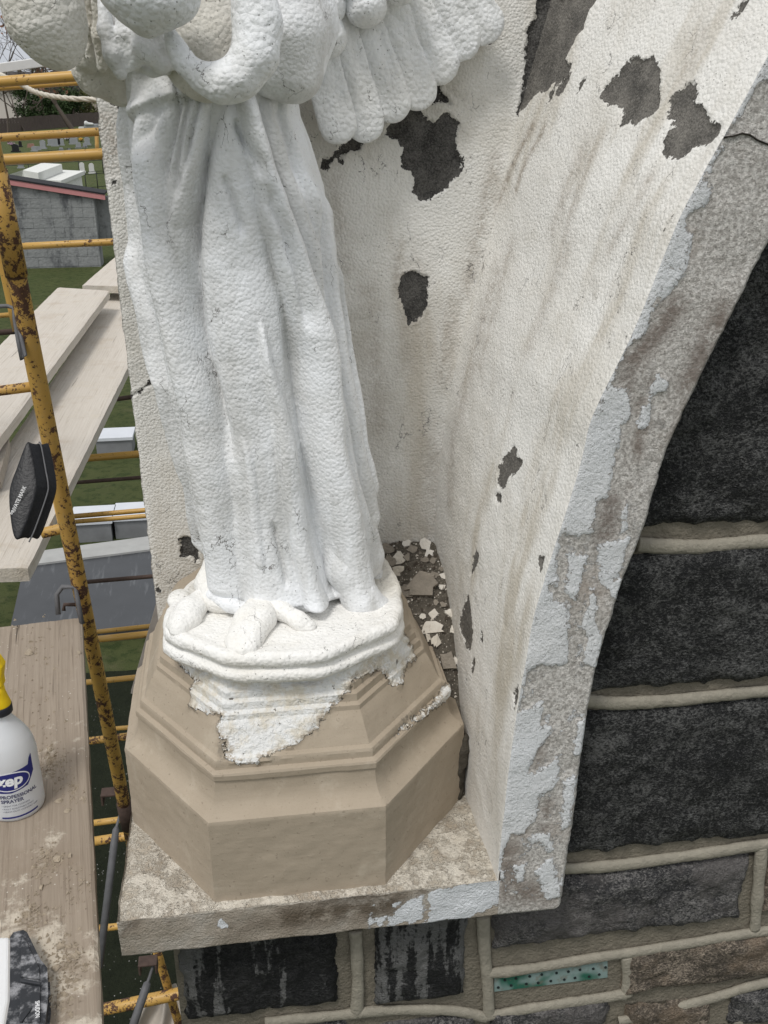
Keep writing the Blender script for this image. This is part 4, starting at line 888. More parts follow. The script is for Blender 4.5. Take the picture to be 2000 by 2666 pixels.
FLAB = {(1128, 1648): 'largest white paint flake, lying flat halfway along the rubble strip', (1138, 1668): 'second white paint flake tucked against the front of the largest one', (1095, 1528): 'largest brown stone chip, a broad slab across the rubble strip',
        (1100, 1385): 'broad pale paint flake at the back of the rubble against the niche panel', (1022, 1402): 'pale paint flake at the back left of the rubble beside the robe', (1170, 1720): 'brown mortar chip nearest the front end of the rubble strip',
        (1130, 1598): 'lone white paint flake between the broad brown chip and the largest white flake', (1060, 1540): 'brown chip at the left of the rubble touching the plinth edge', (1185, 1640): 'pale paint flake against the side panel right of the largest white flake',
        (1160, 1835): 'lowest pale paint flake at the front of the rubble strip', (1040, 1455): 'pale paint flake on the left of the rubble near the robe fold', (1112, 1660): 'small white paint flake just left of the largest one'}
flakes = [(1022, 1402, 24, 0), (1060, 1418, 16, 0), (1100, 1385, 26, 0), (1108, 1420, 20, 0), (1115, 1445, 18, 0), (1062, 1452, 13, 1), (1012, 1430, 20, 1), (1015, 1462, 18, 1), (1040, 1455, 24, 0), (1035, 1488, 20, 0), (1075, 1432, 14, 1),
          (1130, 1462, 11, 1), (1148, 1482, 9, 1), (1108, 1460, 12, 1), (1132, 1498, 14, 1), (1155, 1500, 12, 0), (1095, 1528, 44, 1), (1152, 1528, 10, 0), (1060, 1540, 26, 1), (1130, 1598, 15, 0), (1100, 1606, 9, 0), (1135, 1568, 9, 1), (1128, 1648, 32, 0), (1138, 1668, 20, 0), (1112, 1660, 12, 0),
          (1170, 1720, 30, 1), (1152, 1575, 10, 1), (1170, 1600, 16, 0), (1185, 1640, 18, 0), (1182, 1722, 14, 0), (1160, 1835, 14, 0), (1120, 1500, 8, 0)]
for i, (x, y, r, kd) in enumerate(flakes):
    loc, nrm, _, _ = bvd.ray_cast(Vector(CAM), Vector(ray(x, y)))
    if loc is None: continue
    loc = np.array(loc); R = r*pxm(loc); n = 9+int(rng.integers(0, 5))
    ang = np.sort(rng.uniform(0, 2*pi, n)); rad = R*rng.uniform(.65, 1.1, n); tk = .003 if kd == 0 else R*.35
    z = Vector(nrm).normalized()
    if z.z < 0: z = -z
    z = (z*.6+Vector((rng.uniform(-.25, .25), -.45+rng.uniform(-.2, .2), .5))).normalized(); ax = z.orthogonal().normalized(); ay = z.cross(ax)
    cvals = rng.uniform(-.15, .25)*R
    tp = [loc+np.array(ax)*r_*cos(a)+np.array(ay)*r_*sin(a)+np.array(z)*(tk*1.2+cvals*cos(2*a)) for a, r_ in zip(ang, rad)]
    inn = [loc+(np.array(p)-loc)*.55+np.array(z)*(tk*.6) for p in tp]
    bt = [np.array(p)-np.array(z)*tk for p in tp]
    f = [(j, (j+1) % n, n+(j+1) % n, n+j)[::-1] for j in range(n)]+[(2*n+j, 2*n+(j+1) % n, (j+1) % n, j)[::-1] for j in range(n)]+[tuple(range(n, 2*n))[::-1]]
    o = mesh('paint_flake' if kd == 0 else 'stone_chip', tp+inn+bt, [q[::-1] for q in f], FLK if kd == 0 else FLKB, None, smooth=False)
    own = FLAB.get((x, y))
    if kd == 0: tag(o, own or 'small pale loose paint flake lying in the rubble pocket beside the pedestal', 'paint flake', 'paint flakes in the rubble')
    else: tag(o, own or 'small brown chip of stone or mortar lying in the rubble pocket beside the pedestal', 'stone chip', 'stone chips in the rubble')

def grit(name, mat, n, rmin, rmax):
    V, F = [], []
    for _ in range(n):
        i, j = int(rng.integers(1, nx-1)), int(rng.integers(40, ny-1)); p = P3[i, j]; r = rng.uniform(rmin, rmax)*rng.uniform(.4, 1); k = len(V)
        for c in ((1, .2, -.2), (-.6, .8, -.2), (-.4, -.9, -.2), (.1, .1, .75)): V.append(p+np.array(c)*r*rng.uniform(.6, 1.3, 3)+np.array([0, 0, r*.2]))
        F += [(k, k+1, k+3), (k+1, k+2, k+3), (k+2, k, k+3)]
    tag(mesh(name, V, F, mat, smooth=False), kind='stuff')
nx, ny = P3.shape[:2]
cl_ = surface_nets(lambda G: smin(s_cap(G, atz(1205, 1925, .12), atz(1190, 1990, .07), .012, .016), s_cap(G, atz(1190, 1990, .06), atz(1183, 2062, .005), .016, .018), .02), atz(1190, 1990, .06)-np.array([.09, .12, .1]), atz(1190, 1990, .06)+np.array([.09, .12, .1]), .004)
clv = cl_[0]; clv = clv+vnormals(*cl_)*(.007*fbm(clv, 45, 3, 3))[:, None]
kk = Mat('black crusted dirt'); cc = kk.mix(kk.noise(60, 5, .7), (.018, .016, .013), (.17, .15, .12)); kk.bump(kk.noise(110, 5, .75), 1, .01)
tag(mesh('dirt_crust', clv, cl_[1], kk.end(cc, .95, .1)), kind='stuff')
grit('pale_grit', FLK, 420, .0015, .006); grit('brown_grit', FLKB, 900, .001, .005); grit('dark_grit', plain('dark grit', (.08, .065, .05), .9, .3, 60), 500, .002, .008)

# ------------------------------------------------------------------ scaffold
scaf = thing('scaffold', 'rusty yellow tube scaffold standing left of the niche', 'scaffold')
def bar(name, p, q, w, d0, d1=None, mat=YEL, label=None):
    a = atd(*p, d0); b = atd(*q, d1 or d0); dm = (d0+(d1 or d0))/2
    if name != 'upright':
        e_ = (b-a)/np.linalg.norm(b-a)
        if p[0] <= 0: a = a-e_*.9
        if q[0] >= 225: b = b+e_*.22
    o = tube(name, [a+(b-a)*t for t in np.linspace(0, 1, 6)], w*.5*dm/FL, mat, scaf, 16)
    if label: o['label'] = label
    return o
a = atd(-25, 380, 1.80); b = atd(345, 2200, 3.15); a_top = a-(b-a)*.35
tube('upright', [a_top+(b-a_top)*t for t in np.linspace(0, 1, 12)], .0190, YELR, scaf, 24)
for t0, t1, r in ((.02, .115, .0215), (.90, .955, .0225)):
    tube('collar', [a+(b-a)*t0, a+(b-a)*t1], r, YELR if t0 < .5 else RUST, scaf, 24)
bar('upright', (-18, 560), (46, 860), 27, 2.6, 2.75); bar('upright', (146, 1290), (292, 1960), 20, 3.2, 3.9); bar('upright', (252, 345), (254, 412), 11, 2.95)
bar('rail', (-30, 215), (225, 196), 27, 2.75); bar('rail', (-30, 231), (225, 213), 15, 3.0); bar('rail', (-30, 360), (258, 343), 21, 2.9); bar('rail', (-10, 417), (275, 400), 28, 2.9)
bar('rail', (40, 642), (290, 630), 18, 3.0); bar('rung', (-20, 1020), (112, 1003), 27, 2.15, 2.12, YELR); bar('rail', (-20, 823), (48, 818), 13, 3.0); bar('rail', (-20, 867), (52, 862), 15, 3.0, None, RUST)
for p, q, w, d, mt in [((150, 1199), (350, 1183), 19, 4.8, YEL), ((164, 1259), (358, 1244), 10, 4.8, RUST), ((184, 1345), (372, 1329), 13, 3.9, YEL), ((186, 1359), (372, 1344), 12, 3.85, YEL),
                       ((110, 1388), (178, 1372), 28, 2.5, YELR), ((216, 1516), (402, 1500), 11, 3.9, RUST), ((243, 1646), (410, 1628), 12, 4.2, YEL), ((246, 1665), (412, 1648), 18, 4.0, YEL),
                       ((220, 1777), (350, 1764), 15, 4.4, YEL), ((300, 1897), (350, 1893), 12, 4.6, YEL), ((225, 1930), (300, 1921), 20, 4.4, YELR), ((235, 2144), (352, 2129), 17, 4.6, YEL), ((235, 2192), (352, 2174), 24, 4.0, YELR),
                       ((250, 2418), (345, 2408), 18, 4.4, YEL), ((250, 2632), (462, 2588), 32, 3.3, YELR), ((284, 1042), (348, 1033), 12, 6.2, RUST)]:
    bar('rail', p, q, w, d, None, mt)
bar('upright', (398, 2440), (482, 2720), 22, 3.2, 3.5, YELR)
for (p, q, r_), d in ((((326, 2070), (302, 2160), (258, 2520)), 3.3), (((400, 2512), (384, 2560), (330, 2720)), 3.0)):
    A, B, C_ = atd(*p, d), atd(*q, d), atd(*r_, d*.97)
    tube('brace', [A, A+(B-A)*.9, B, B+(C_-B)*.1, C_], [.004, .005, .011, .0125, .0125], GALV, scaf, 14)
for x, y, d, s in ((288, 2062, 3.3, 24), (385, 2502, 3.0, 24)):
    c = atd(x, y, d); r_ = s*d/FL
    v, f = box_geo(c-np.array([r_, r_*.7, r_*.12]), c+np.array([r_, r_*.7, r_*.12])); v2, f2 = box_geo(c+np.array([-r_, -r_*.7, -r_*1.3]), c+np.array([-r_*.75, r_*.7, -r_*.12])); v3, f3 = box_geo(c+np.array([r_*.75, -r_*.7, -r_*1.3]), c+np.array([r_, r_*.7, -r_*.12]))
    vv, ff = join([(v, f), (v2, f2), (v3, f3)]); bevel(mesh('clamp', vv, ff, RUST, scaf, smooth=False), .002)
tube('toggle_pin', [atd(*p, 2.02) for p in [(-20, 798), (20, 797), (36, 802), (38, 830), (48, 890), (57, 936), (66, 925), (58, 890), (48, 845)]], .0042, GALV, scaf, 10)
tube('toggle_pin', [atd(*p, 2.45) for p in [(152, 1600), (148, 1548), (163, 1528), (196, 1528), (202, 1560), (214, 1625)]], .0062, GALV, scaf, 10)
tube('toggle_pin', [atd(*p, 2.5) for p in [(166, 1590), (168, 1574), (200, 1574)]], .005, RUST, scaf, 10)
# rope and white board at the top
rp = spline([atd(*p, 2.95) for p in [(-20, 186), (22, 204), (58, 221), (80, 234), (105, 244), (145, 252), (190, 257), (262, 259)]], 10)
V, F = [], []
for s in range(3):      # three twisted strands
    Q = []
    for i, p in enumerate(rp):
        w = i*.55+s*2*pi/3; Q.append(p+np.array([0, cos(w), sin(w)])*.0036)
    g = tube_geo(Q, .0046, 8); k0 = len(V); V += g[0]; F += [tuple(i+k0 for i in q) for q in g[1]]
k0 = len(V); fz = []
for _ in range(220):    # loose fibres
    p = rp[int(rng.integers(0, len(rp)))]; d = rng.normal(size=3); d /= np.linalg.norm(d); a = p+d*.006; b = p+d*rng.uniform(.009, .014)+rng.normal(size=3)*.002; c = a+np.array([.0012, 0, .0008])
    kk = len(V); V += [a, b, c]; F.append((kk, kk+1, kk+2))
tag(mesh('rope', V, F, plain('pale hemp rope', (.60, .56, .48), .9, .2, 300)), 'pale fuzzy rope hanging in a curve below the top yellow rail', 'rope')
a, b = atd(-40, 170, 3.0), atd(215, 134, 3.1)
e = (b-a)/np.linalg.norm(b-a); dn = np.array([0, 0, -.027]); bk = np.array([.0, .09, .004])
v, f = hex_geo([a+dn, b+dn, b+dn+bk, a+dn+bk], [a, b, b+bk, a+bk])
tag(bevel(mesh('white_board', v, f, plain('white painted board', (.72, .72, .71), .5, .08, 40), smooth=False), .002), 'white painted board running level above the top yellow rail', 'board')

# ------------------------------------------------------------------ planks
def plank(label, top4, thick, mat, name='plank', dustf=None, nw=26, hstep=.02, gap=.004):
    """top4: near-left, near-right, far-right, far-left on the top face"""
    A, B, C_, D_ = [np.asarray(p, float) for p in top4]
    O = A; yv = D_-A; L = np.linalg.norm(yv); yv /= L; xv = B-A; xv = xv-yv*(xv@yv); W = np.linalg.norm(xv); xv /= W; zv = np.cross(xv, yv)
    if zv[2] < 0: xv, zv = -xv, -zv
    nl = max(20, int(L/hstep)); u = np.linspace(0, 1, nw); t = np.linspace(0, 1, nl)
    def bil(uu, tt): return (A+(B-A)*uu)*(1-tt)+(D_+(C_-D_)*uu)*tt
    def loc(p): q = p-O; return np.array([q@xv, q@yv, q@zv])
    T = np.array([[loc(bil(a, b)) for b in t] for a in u]); S = T+np.array([len(label)*.37, 0, 0])
    T[..., 2] += .0010*fbm(S*np.array([1, .1, 1]), 90, 4, 3)+.002*fbm(S, 5, 3, 2)
    ed = np.minimum(np.arange(nw), nw-1-np.arange(nw)); T[..., 2] -= np.where(ed < 1, .004, 0)[:, None]
    en = .0035*fbm(T[:, 0]*np.array([1, 0, 0])+3, 140, 5, 3); T[:, 0, 1] += en; T[:, -1, 1] -= .006*np.abs(fbm(T[:, -1]*np.array([1, 0, 0])+5, 120, 5, 3))
    T[0, :, 0] += .002*fbm(T[0]+9, 18, 6, 3); T[-1, :, 0] += .002*fbm(T[-1]+4, 18, 6, 3)
    Bo = T.copy(); Bo[..., 2] = -thick
    N0 = nw*nl; V = np.concatenate([T.reshape(-1, 3), Bo.reshape(-1, 3)]); F = [tuple(q) for q in grid_faces(nw, nl)]+[tuple(q+N0)[::-1] for q in grid_faces(nw, nl)]
    idx = lambda i, j: i*nl+j
    for j in range(nl-1):
        F.append((idx(0, j), idx(0, j+1), N0+idx(0, j+1), N0+idx(0, j))[::1]); F.append((idx(nw-1, j+1), idx(nw-1, j), N0+idx(nw-1, j), N0+idx(nw-1, j+1)))
    for i in range(nw-1):
        F.append((idx(i+1, 0), idx(i, 0), N0+idx(i, 0), N0+idx(i+1, 0))); F.append((idx(i, nl-1), idx(i+1, nl-1), N0+idx(i+1, nl-1), N0+idx(i, nl-1)))
    dust = np.array([dustf(p[0]/W, p[1]/L) if dustf else 0. for p in V])
    o = mesh(name, V, F, mat, None, smooth=False, attrs={'dust': dust})
    o.matrix_world = Matrix(((xv[0], yv[0], zv[0], O[0]), (xv[1], yv[1], zv[1], O[1]), (xv[2], yv[2], zv[2], O[2]), (0, 0, 0, 1)))
    if label: tag(o, label, 'plank')
    return o
# nearest plank: runs from under the camera to its chopped end
Z1 = 0.0
fr, nrr = atz(213, 1607, Z1), atz(268, 2720, Z1); wd = np.array([-.262, -.03, 0]); nrr = nrr+(nrr-fr)*.6
plank('nearest dusty brown plank carrying the spray bottle, its chopped end towards the lawn', [nrr+wd, nrr, fr, fr+wd], .04, WOOD_N, dustf=lambda u, t: .30*(1-t)-.11+(-.06 if t > .93 else 0), nw=44, hstep=.012)
Z2 = -.10
r0, r1 = atz(72, 1478, Z2), atz(318, 985, Z2); l0 = r0+np.array([-.30, .02, 0]); r2 = r1+(r1-r0)*1.1; l2 = r2+np.array([-.36, 0, 0])
plank('long pale plank carrying the black zip case, its lower end by the yellow upright', [l0, r0, r2, l2], .045, WOOD_F, nw=20)
Z3 = .03
a0, a1 = atz(-12, 1152, Z3), atz(285, 757, Z3); b1 = atz(150, 748, Z3); b0 = a0+(b1-a1); a0e = a0-(a1-a0)*.3; b0e = b0-(a1-a0)*.3
ax = atz(288, 728, Z3)
plank('pale plank with a square far end lying beside and above the long pale plank', [b0e, a0e, a1, b1], .045, WOOD_F, nw=20)
Z4 = .0
c0, c1 = atz(214, 742, Z4), atz(300, 668, Z4); d0 = c0+np.array([.30, -.1, 0]); d1 = c1+np.array([.30, 0, 0])
plank('far pale plank half hidden behind the niche and beyond the square plank end', [c0, d0, d1, c1], .045, WOOD_F, nw=12)
w0 = atz(-30, 1225, -.03); w1 = atz(24, 1138, -.03); w2 = w1+np.array([-.2, .05, 0]); w3 = w0+np.array([-.2, .05, 0]); w0 = atz(2, 1250, -.055)+np.array([0, 0, .025])
plank('grey plank stub at the left edge lying on the long pale plank', [w3, w0, w1, w2], .055, plain('grey weathered wood', (.33, .29, .24), .85, .3, 40, .003, 80), name='wood_block', nw=8)
# stub of timber low behind the pedestal's left flank
s0, s1 = atd(432, 1560, 3.1), atd(362, 1805, 3.1); v, f = tube_geo([s0, s1], .035, 4); tag(mesh('wood_prop', v, f, plain('grey timber', (.24, .215, .19), .85, .25, 25), smooth=False), 'slanting grey timber prop seen low behind the left of the pedestal', 'timber')

# crumbs of mortar on the nearest plank
MCR = plain('dried mortar crumb', (.36, .30, .225), .9, .3, 120, .003, 150); MCW = plain('white chip', (.72, .69, .62), .8, .1)
def crumb_field():
    V, F = [], []
    spots = [(135, 1985, 45, 160), (120, 2240, 40, 120), (170, 2500, 60, 220), (90, 2380, 50, 120), (90, 1690, 60, 60), (200, 2300, 50, 60), (190, 2060, 40, 80), (150, 2600, 60, 90), (120, 1850, 90, 40)]
    for x, y, s, nn_ in spots:
        for _ in range(nn_):
            p = atz(x+rng.normal()*s*.5, y+rng.normal()*s*.6, Z1+.001)
            q = atz(228+(y-1608)*.05, y, Z1)
            if p[0] > q[0]-.015: continue
            r = abs(rng.normal())*.0022+.0008
            k = len(V); 
            for c in ((1, 0, -.3), (-.5, .87, -.3), (-.5, -.87, -.3), (rng.uniform(-.4, .4), rng.uniform(-.4, .4), .8)): V.append(p+np.array(c)*r*rng.uniform(.6, 1.3))
            F += [(k, k+1, k+3), (k+1, k+2, k+3), (k+2, k, k+3)]
    tag(mesh('mortar_crumbs', V, F, MCR, smooth=False), kind='stuff')
crumb_field()
for (x, y, r), lab in zip(((152, 2085, 11), (176, 2110, 9), (215, 2080, 10), (150, 2235, 14), (185, 2225, 12), (160, 2465, 16), (195, 2490, 14), (145, 2520, 12), (130, 1950, 11), (110, 2310, 10), (205, 1700, 8), (75, 1700, 14)), (
        'mortar lump just right of the bottle foot on the nearest plank', 'mortar lump second right of the bottle foot on the nearest plank', 'mortar lump by the plank edge level with the bottle foot', 'broad mortar lump in front of the bottle on the nearest plank',
        'mortar lump near the plank edge in front of the bottle', 'broad mortar lump right of the tool tip on the nearest plank', 'mortar lump by the plank edge level with the tool', 'mortar lump beside the black tool body on the nearest plank',
        'mortar lump right of the bottle shoulder on the nearest plank', 'mortar lump between the bottle and the tool on the nearest plank', 'mortar lump by the far right corner of the nearest plank', 'largest mortar lump near the chopped end of the nearest plank')):
    c = atz(x, y, Z1+.001); R = r*pxm(c); n = 8; ang = np.sort(rng.uniform(0, 2*pi, n))
    lo = [c+R*rng.uniform(.8, 1.2)*np.array([cos(a), sin(a), 0]) for a in ang]; up_ = [c+(p-c)*.6+np.array([0, 0, R*rng.uniform(.25, .55)]) for p in lo]; apx = c+np.array([0, 0, R*.55])
    v = lo+up_+[apx]; f = [(j, (j+1) % n, n+(j+1) % n, n+j) for j in range(n)]+[(n+j, n+(j+1) % n, 2*n) for j in range(n)]
    tag(mesh('mortar_lump', v, f, MCR, smooth=False), lab, 'mortar lump', 'mortar lumps on the plank')

# ------------------------------------------------------------------ text helper
def text_geo(s, size, bold=0.0, align='LEFT', shear=0.0):
    cu = bpy.data.curves.new('lettering', 'FONT'); cu.body = s; cu.size = size; cu.align_x = align; cu.offset = bold; cu.shear = shear; cu.resolution_u = 3
    o = bpy.data.objects.new('lettering', cu); COL.objects.link(o); bpy.context.view_layer.update()
    dg = bpy.context.evaluated_depsgraph_get(); me = bpy.data.meshes.new_from_object(o.evaluated_get(dg))
    v = np.array([p.co[:] for p in me.vertices]); f = [tuple(p.vertices) for p in me.polygons]
    bpy.data.objects.remove(o); bpy.data.curves.remove(cu); bpy.data.meshes.remove(me); return v, f

# ------------------------------------------------------------------ spray bottle
def bottle():
    c = atz(44, 2094, Z1); R = .0505
    t = thing('spray_bottle', 'white plastic spray bottle with blue label and yellow trigger head on the nearest plank', 'spray bottle')
    k = Mat('milky white plastic'); k.b.inputs['Transmission Weight'].default_value = .35; k.b.inputs['Subsurface Weight'].default_value = 0.0
    milk = k.end((.80, .82, .84), .35, .4)
    pf = [(R*.90, 0), (R*.97, .002), (R, .007), (R, .118), (R*.985, .124), (R*.95, .135), (R*.86, .150), (R*.70, .166), (R*.52, .180), (R*.40, .190), (R*.35, .197), (R*.34, .206)]
    v, f = lathe_geo(dens([(a/.34, b) for a, b in pf], .004), 64); v = [(p[0]*.34, p[1]*.34, p[2]) for p in v]
    b = mesh('body', v, f, milk, t)
    v, f = lathe_geo([(R*.42, .203), (R*.44, .204), (R*.44, .217), (R*.42, .219)], 40); mesh('collar', v, f, plain('black collar', (.02, .022, .03), .4), t)
    YP = plain('yellow plastic', (.75, .52, .01), .35, .06, 40)
    v, f = lathe_geo([(R*.42, .2185), (R*.42, .221), (R*.36, .232), (R*.30, .245), (R*.29, .26)], 40); mesh('neck_cap', v, f, YP, t)
    hv, hf = prism_geo([(-.030, .258), (.016, .258), (.016, .275), (.022, .30), (.014, .318), (-.05, .322), (-.068, .31), (-.066, .298), (-.036, .288)], -.012, .012)
    bevel(mesh('spray_head', hv, [q[::-1] for q in hf], YP, t, smooth=False), .004)
    hv, hf = prism_geo([(-.044, .296), (-.036, .296), (-.040, .268), (-.055, .235), (-.062, .236), (-.050, .268)], -.008, .008); bevel(mesh('trigger', hv, [q[::-1] for q in hf], YP, t, smooth=False), .003)
    BL = plain('dark blue print', (.022, .026, .17), .45, .05); GR = plain('grey blue print', (.07, .075, .14), .45, .05); WP = plain('white print', (.80, .81, .83), .4, .03)
    ang0 = -pi/2+.30          # label centre faces the camera
    def wrap(v, r, s0, z0): return [((r)*cos(ang0+(p[0]+s0)/R), r*sin(ang0+(p[0]+s0)/R), z0+p[1]) for p in v]
    def shape(poly, r, s0, z0, mat, name, n=1):
        poly = np.array(poly)
        bm = bmesh.new(); vs = [bm.verts.new((x, y, 0)) for x, y in poly]; bm.faces.new(vs)
        x0, x1 = poly[:, 0].min(), poly[:, 0].max()
        for xx in np.linspace(x0, x1, 14)[1:-1]:
            bmesh.ops.bisect_plane(bm, geom=bm.verts[:]+bm.edges[:]+bm.faces[:], plane_co=(xx, 0, 0), plane_no=(1, 0, 0))
        bm.verts.ensure_lookup_table(); bm.verts.index_update(); V = [p.co[:] for p in bm.verts]; F = [tuple(q.index for q in ff.verts) for ff in bm.faces]; bm.free()
        return mesh(name, wrap(V, r, s0, z0), F, mat, b, smooth=False)
    el = [(.034*cos(a), .0175*sin(a)) for a in np.linspace(0, 2*pi, 40)[:-1]]
    shape([(-.036, .016), (.036, .022), (.040, .034), (.046, .040), (.046, .004), (.03, -.018), (.0, -.024), (-.03, -.022), (-.036, -.012)], R+.0004, 0, .088, BL, 'label_print')
    shape([(x*1.06, y*1.14) for x, y in el], R+.0008, 0, .088, WP, 'label_print'); shape(el, R+.0012, 0, .088, BL, 'label_print')
    v, f = text_geo('zep', .030, .0012, 'CENTER', .12); mesh('lettering', wrap(v, R+.0017, 0, .0815), f, WP, b, smooth=False)
    v, f = text_geo('PROFESSIONAL', .0098, .0003); mesh('lettering', wrap(v, R+.0006, -.021, .053), f, GR, b, smooth=False)
    v, f = text_geo('SPRAYER', .0098, .0003); mesh('lettering', wrap(v, R+.0006, -.021, .0435), f, GR, b, smooth=False)
    for i, s in enumerate(('GREAT FOR CLEANERS', 'FULLY ADJUSTABLE SPRAY', 'HEAVY-DUTY COMFORT GRIP')):
        v, f = text_geo('\u2022 '+s, .0045); mesh('lettering', wrap(v, R+.0006, -.021, .0355-i*.0062), f, GR, b, smooth=False)
    shape([(-.024, .007), (.042, .009), (.042, .0125), (-.024, .0105)], R+.0005, 0, 0.002, BL, 'label_print')
    t.location = c; t.rotation_euler = (0, 0, radians(-6))
bottle()

# ------------------------------------------------------------------ black zip case
def case():
    t = thing('zip_case', 'black zipped case with white lettering leaning against the yellow upright on the long pale plank', 'case')
    BK = plain('black vinyl', (.008, .0085, .010), .42, .3, 30, .0012, 140); BK2 = plain('black cloth gusset', (.006, .0065, .008), .85, .3, 200)
    px = [(66, 1148), (40, 1225), (18, 1272), (24, 1345), (32, 1402), (45, 1412), (62, 1375), (92, 1290), (96, 1262), (90, 1225), (78, 1160), (72, 1149)]
    dep = 1.93
    front = np.array([atd(x, y, dep+.0002*(1300-y)) for x, y in px]); nrm = ray(60, 1290); off = RT*.030+FW*.035
    c = front.mean(0)
    layers = []
    for s, sc in ((0, .985), (.06, 1.0), (.20, .97), (.5, .95), (.53, .99), (.57, .95), (.85, .97), (.95, 1.0), (1.0, .98)):
        layers.append(c+(front-c)*sc+off*s)
    n = len(px); V = np.concatenate(layers+[[c-off*.07], [c+off]]); F = []
    for l in range(len(layers)-1):
        for j in range(n): F.append((l*n+j, l*n+(j+1) % n, (l+1)*n+(j+1) % n, (l+1)*n+j))
    k = len(layers)*n; F += [(j, k, (j+1) % n)[::1] for j in range(n)]+[((len(layers)-1)*n+j, (len(layers)-1)*n+(j+1) % n, k+1) for j in range(n)]
    o = mesh('body', V, F, BK, t); md = o.modifiers.new('s', 'SUBSURF'); md.levels = md.render_levels = 2
    z = [c+(front[j]-c)*1.0+off*.53 for j in (11, 10, 9, 8, 7, 6, 5)]; tube('zip', spline(z, 4), .0016, GALV, t, 6)
    v, f = text_geo('PRIVATE MARK', 1.0, .02, 'CENTER'); w = v[:, 0].max()-v[:, 0].min()
    p0, p1 = atd(38, 1340, dep-.004), atd(72, 1266, dep-.004); e = p1-p0; L = np.linalg.norm(e); e /= L; u_ = np.cross(e, -ray(60, 1290)); u_ = -u_/np.linalg.norm(u_)
    if u_@UP < 0 and u_@RT > 0: u_ = -u_
    mid_ = (p0+p1)/2-off*.12
    mesh('lettering', [mid_+e*(p[0]*L/w)+u_*(p[1]*L/w*1.1-.003) for p in v], f, plain('white print', (.75, .75, .75), .5), t, smooth=False)
case()

# ------------------------------------------------------------------ dusty black tool at the lower left
def tool():
    t = thing('hand_tool', 'dusty black plastic tool body beside a clear white case on the nearest plank', 'tool')
    k = Mat('dusty black plastic'); n = k.noise(45, 6, .7); c = k.mix(k.step(n, .45, .68), (.028, .03, .034), (.30, .30, .31)); k.bump(k.noise(120, 4), .5, .001); BKD = k.end(c, .6, .3)
    zt = Z1+.03
    out = [(30, 2680), (28, 2600), (31, 2440), (38, 2430), (58, 2425), (66, 2430), (100, 2500), (118, 2522), (120, 2600), (122, 2680)]
    top = [atz(x, y, zt) for x, y in out]; near = [p+np.array([0, -.12, 0]) for p in (top[0], top[-1])]; top[0], top[-1] = near[0], near[1]
    n_ = len(top); v = top+[p-np.array([0, 0, .03]) for p in top]; f = [tuple(range(n_))[::-1], tuple(range(n_, 2*n_))]+[(i, (i+1) % n_, (i+1) % n_+n_, i+n_)[::-1] for i in range(n_)]
    f = [q[::-1] for q in f]
    bevel(mesh('body', v, f, BKD, t, smooth=False), .003)
    DK = plain('dark recess plastic', (.03, .032, .036), .5, .4, 40)
    def inset(px, dz, mat, name):
        P = [atz(x, y, zt+dz) for x, y in px]; Q = [p-np.array([0, 0, .004]) for p in P]; m_ = len(P)
        bevel(mesh(name, P+Q, [tuple(range(m_))[::-1]]+[(i, (i+1) % m_, (i+1) % m_+m_, i+m_) for i in range(m_)], mat, t, smooth=False), .0008)
    inset(crop([(480, 330), (530, 330), (850, 990), (865, 1240), (450, 1180), (440, 1000)], 8.31, 0, 2400), .0025, BKD, 'panel')
    inset(crop([(440, 1215), (870, 1290), (870, 1350), (440, 1280)], 8.31, 0, 2400), .006, DK, 'rib')
    inset(crop([(430, 1330), (870, 1390), (870, 2150), (430, 2150)], 8.31, 0, 2400), .0025, BKD, 'panel')
    inset(crop([(600, 1850), (700, 1850), (480, 2150), (430, 2150), (430, 2000)], 8.31, 0, 2400), .005, DK, 'rib')
    v, f = text_geo('SHUDON', 1, .02); w = v[:, 0].max(); p0, p1 = atz(92.5, 2607, zt+.0032), atz(92.5, 2650, zt+.0032); e = p1-p0; L = np.linalg.norm(e); e /= L; u_ = np.array([-e[1], e[0], 0])
    mesh('lettering', [p0+e*p[0]*L/w+u_*p[1]*L/w*1.2 for p in v], [q for q in f], plain('white print', (.8, .8, .8), .5), t, smooth=False)
    k = Mat('clear white plastic'); k.b.inputs['Transmission Weight'].default_value = .25; CW = k.end((.78, .78, .77), .25, .5)
    q = [(-40, 2690), (-30, 2440), (2, 2437), (27, 2436), (26, 2600), (22, 2690)]; top = [atz(x, y, zt+.004) for x, y in q]; n_ = len(top)
    top[0] = top[0]+np.array([0, -.1, 0]); top[-1] = top[-1]+np.array([0, -.1, 0])
    v = top+[p-np.array([0, 0, .034]) for p in top]; f = [tuple(range(n_)), tuple(range(n_, 2*n_))[::-1]]+[(i, i+n_, (i+1) % n_+n_, (i+1) % n_) for i in range(n_)]
    bevel(mesh('clear_case', v, f, CW, t, smooth=False), .006, 3)
tool()

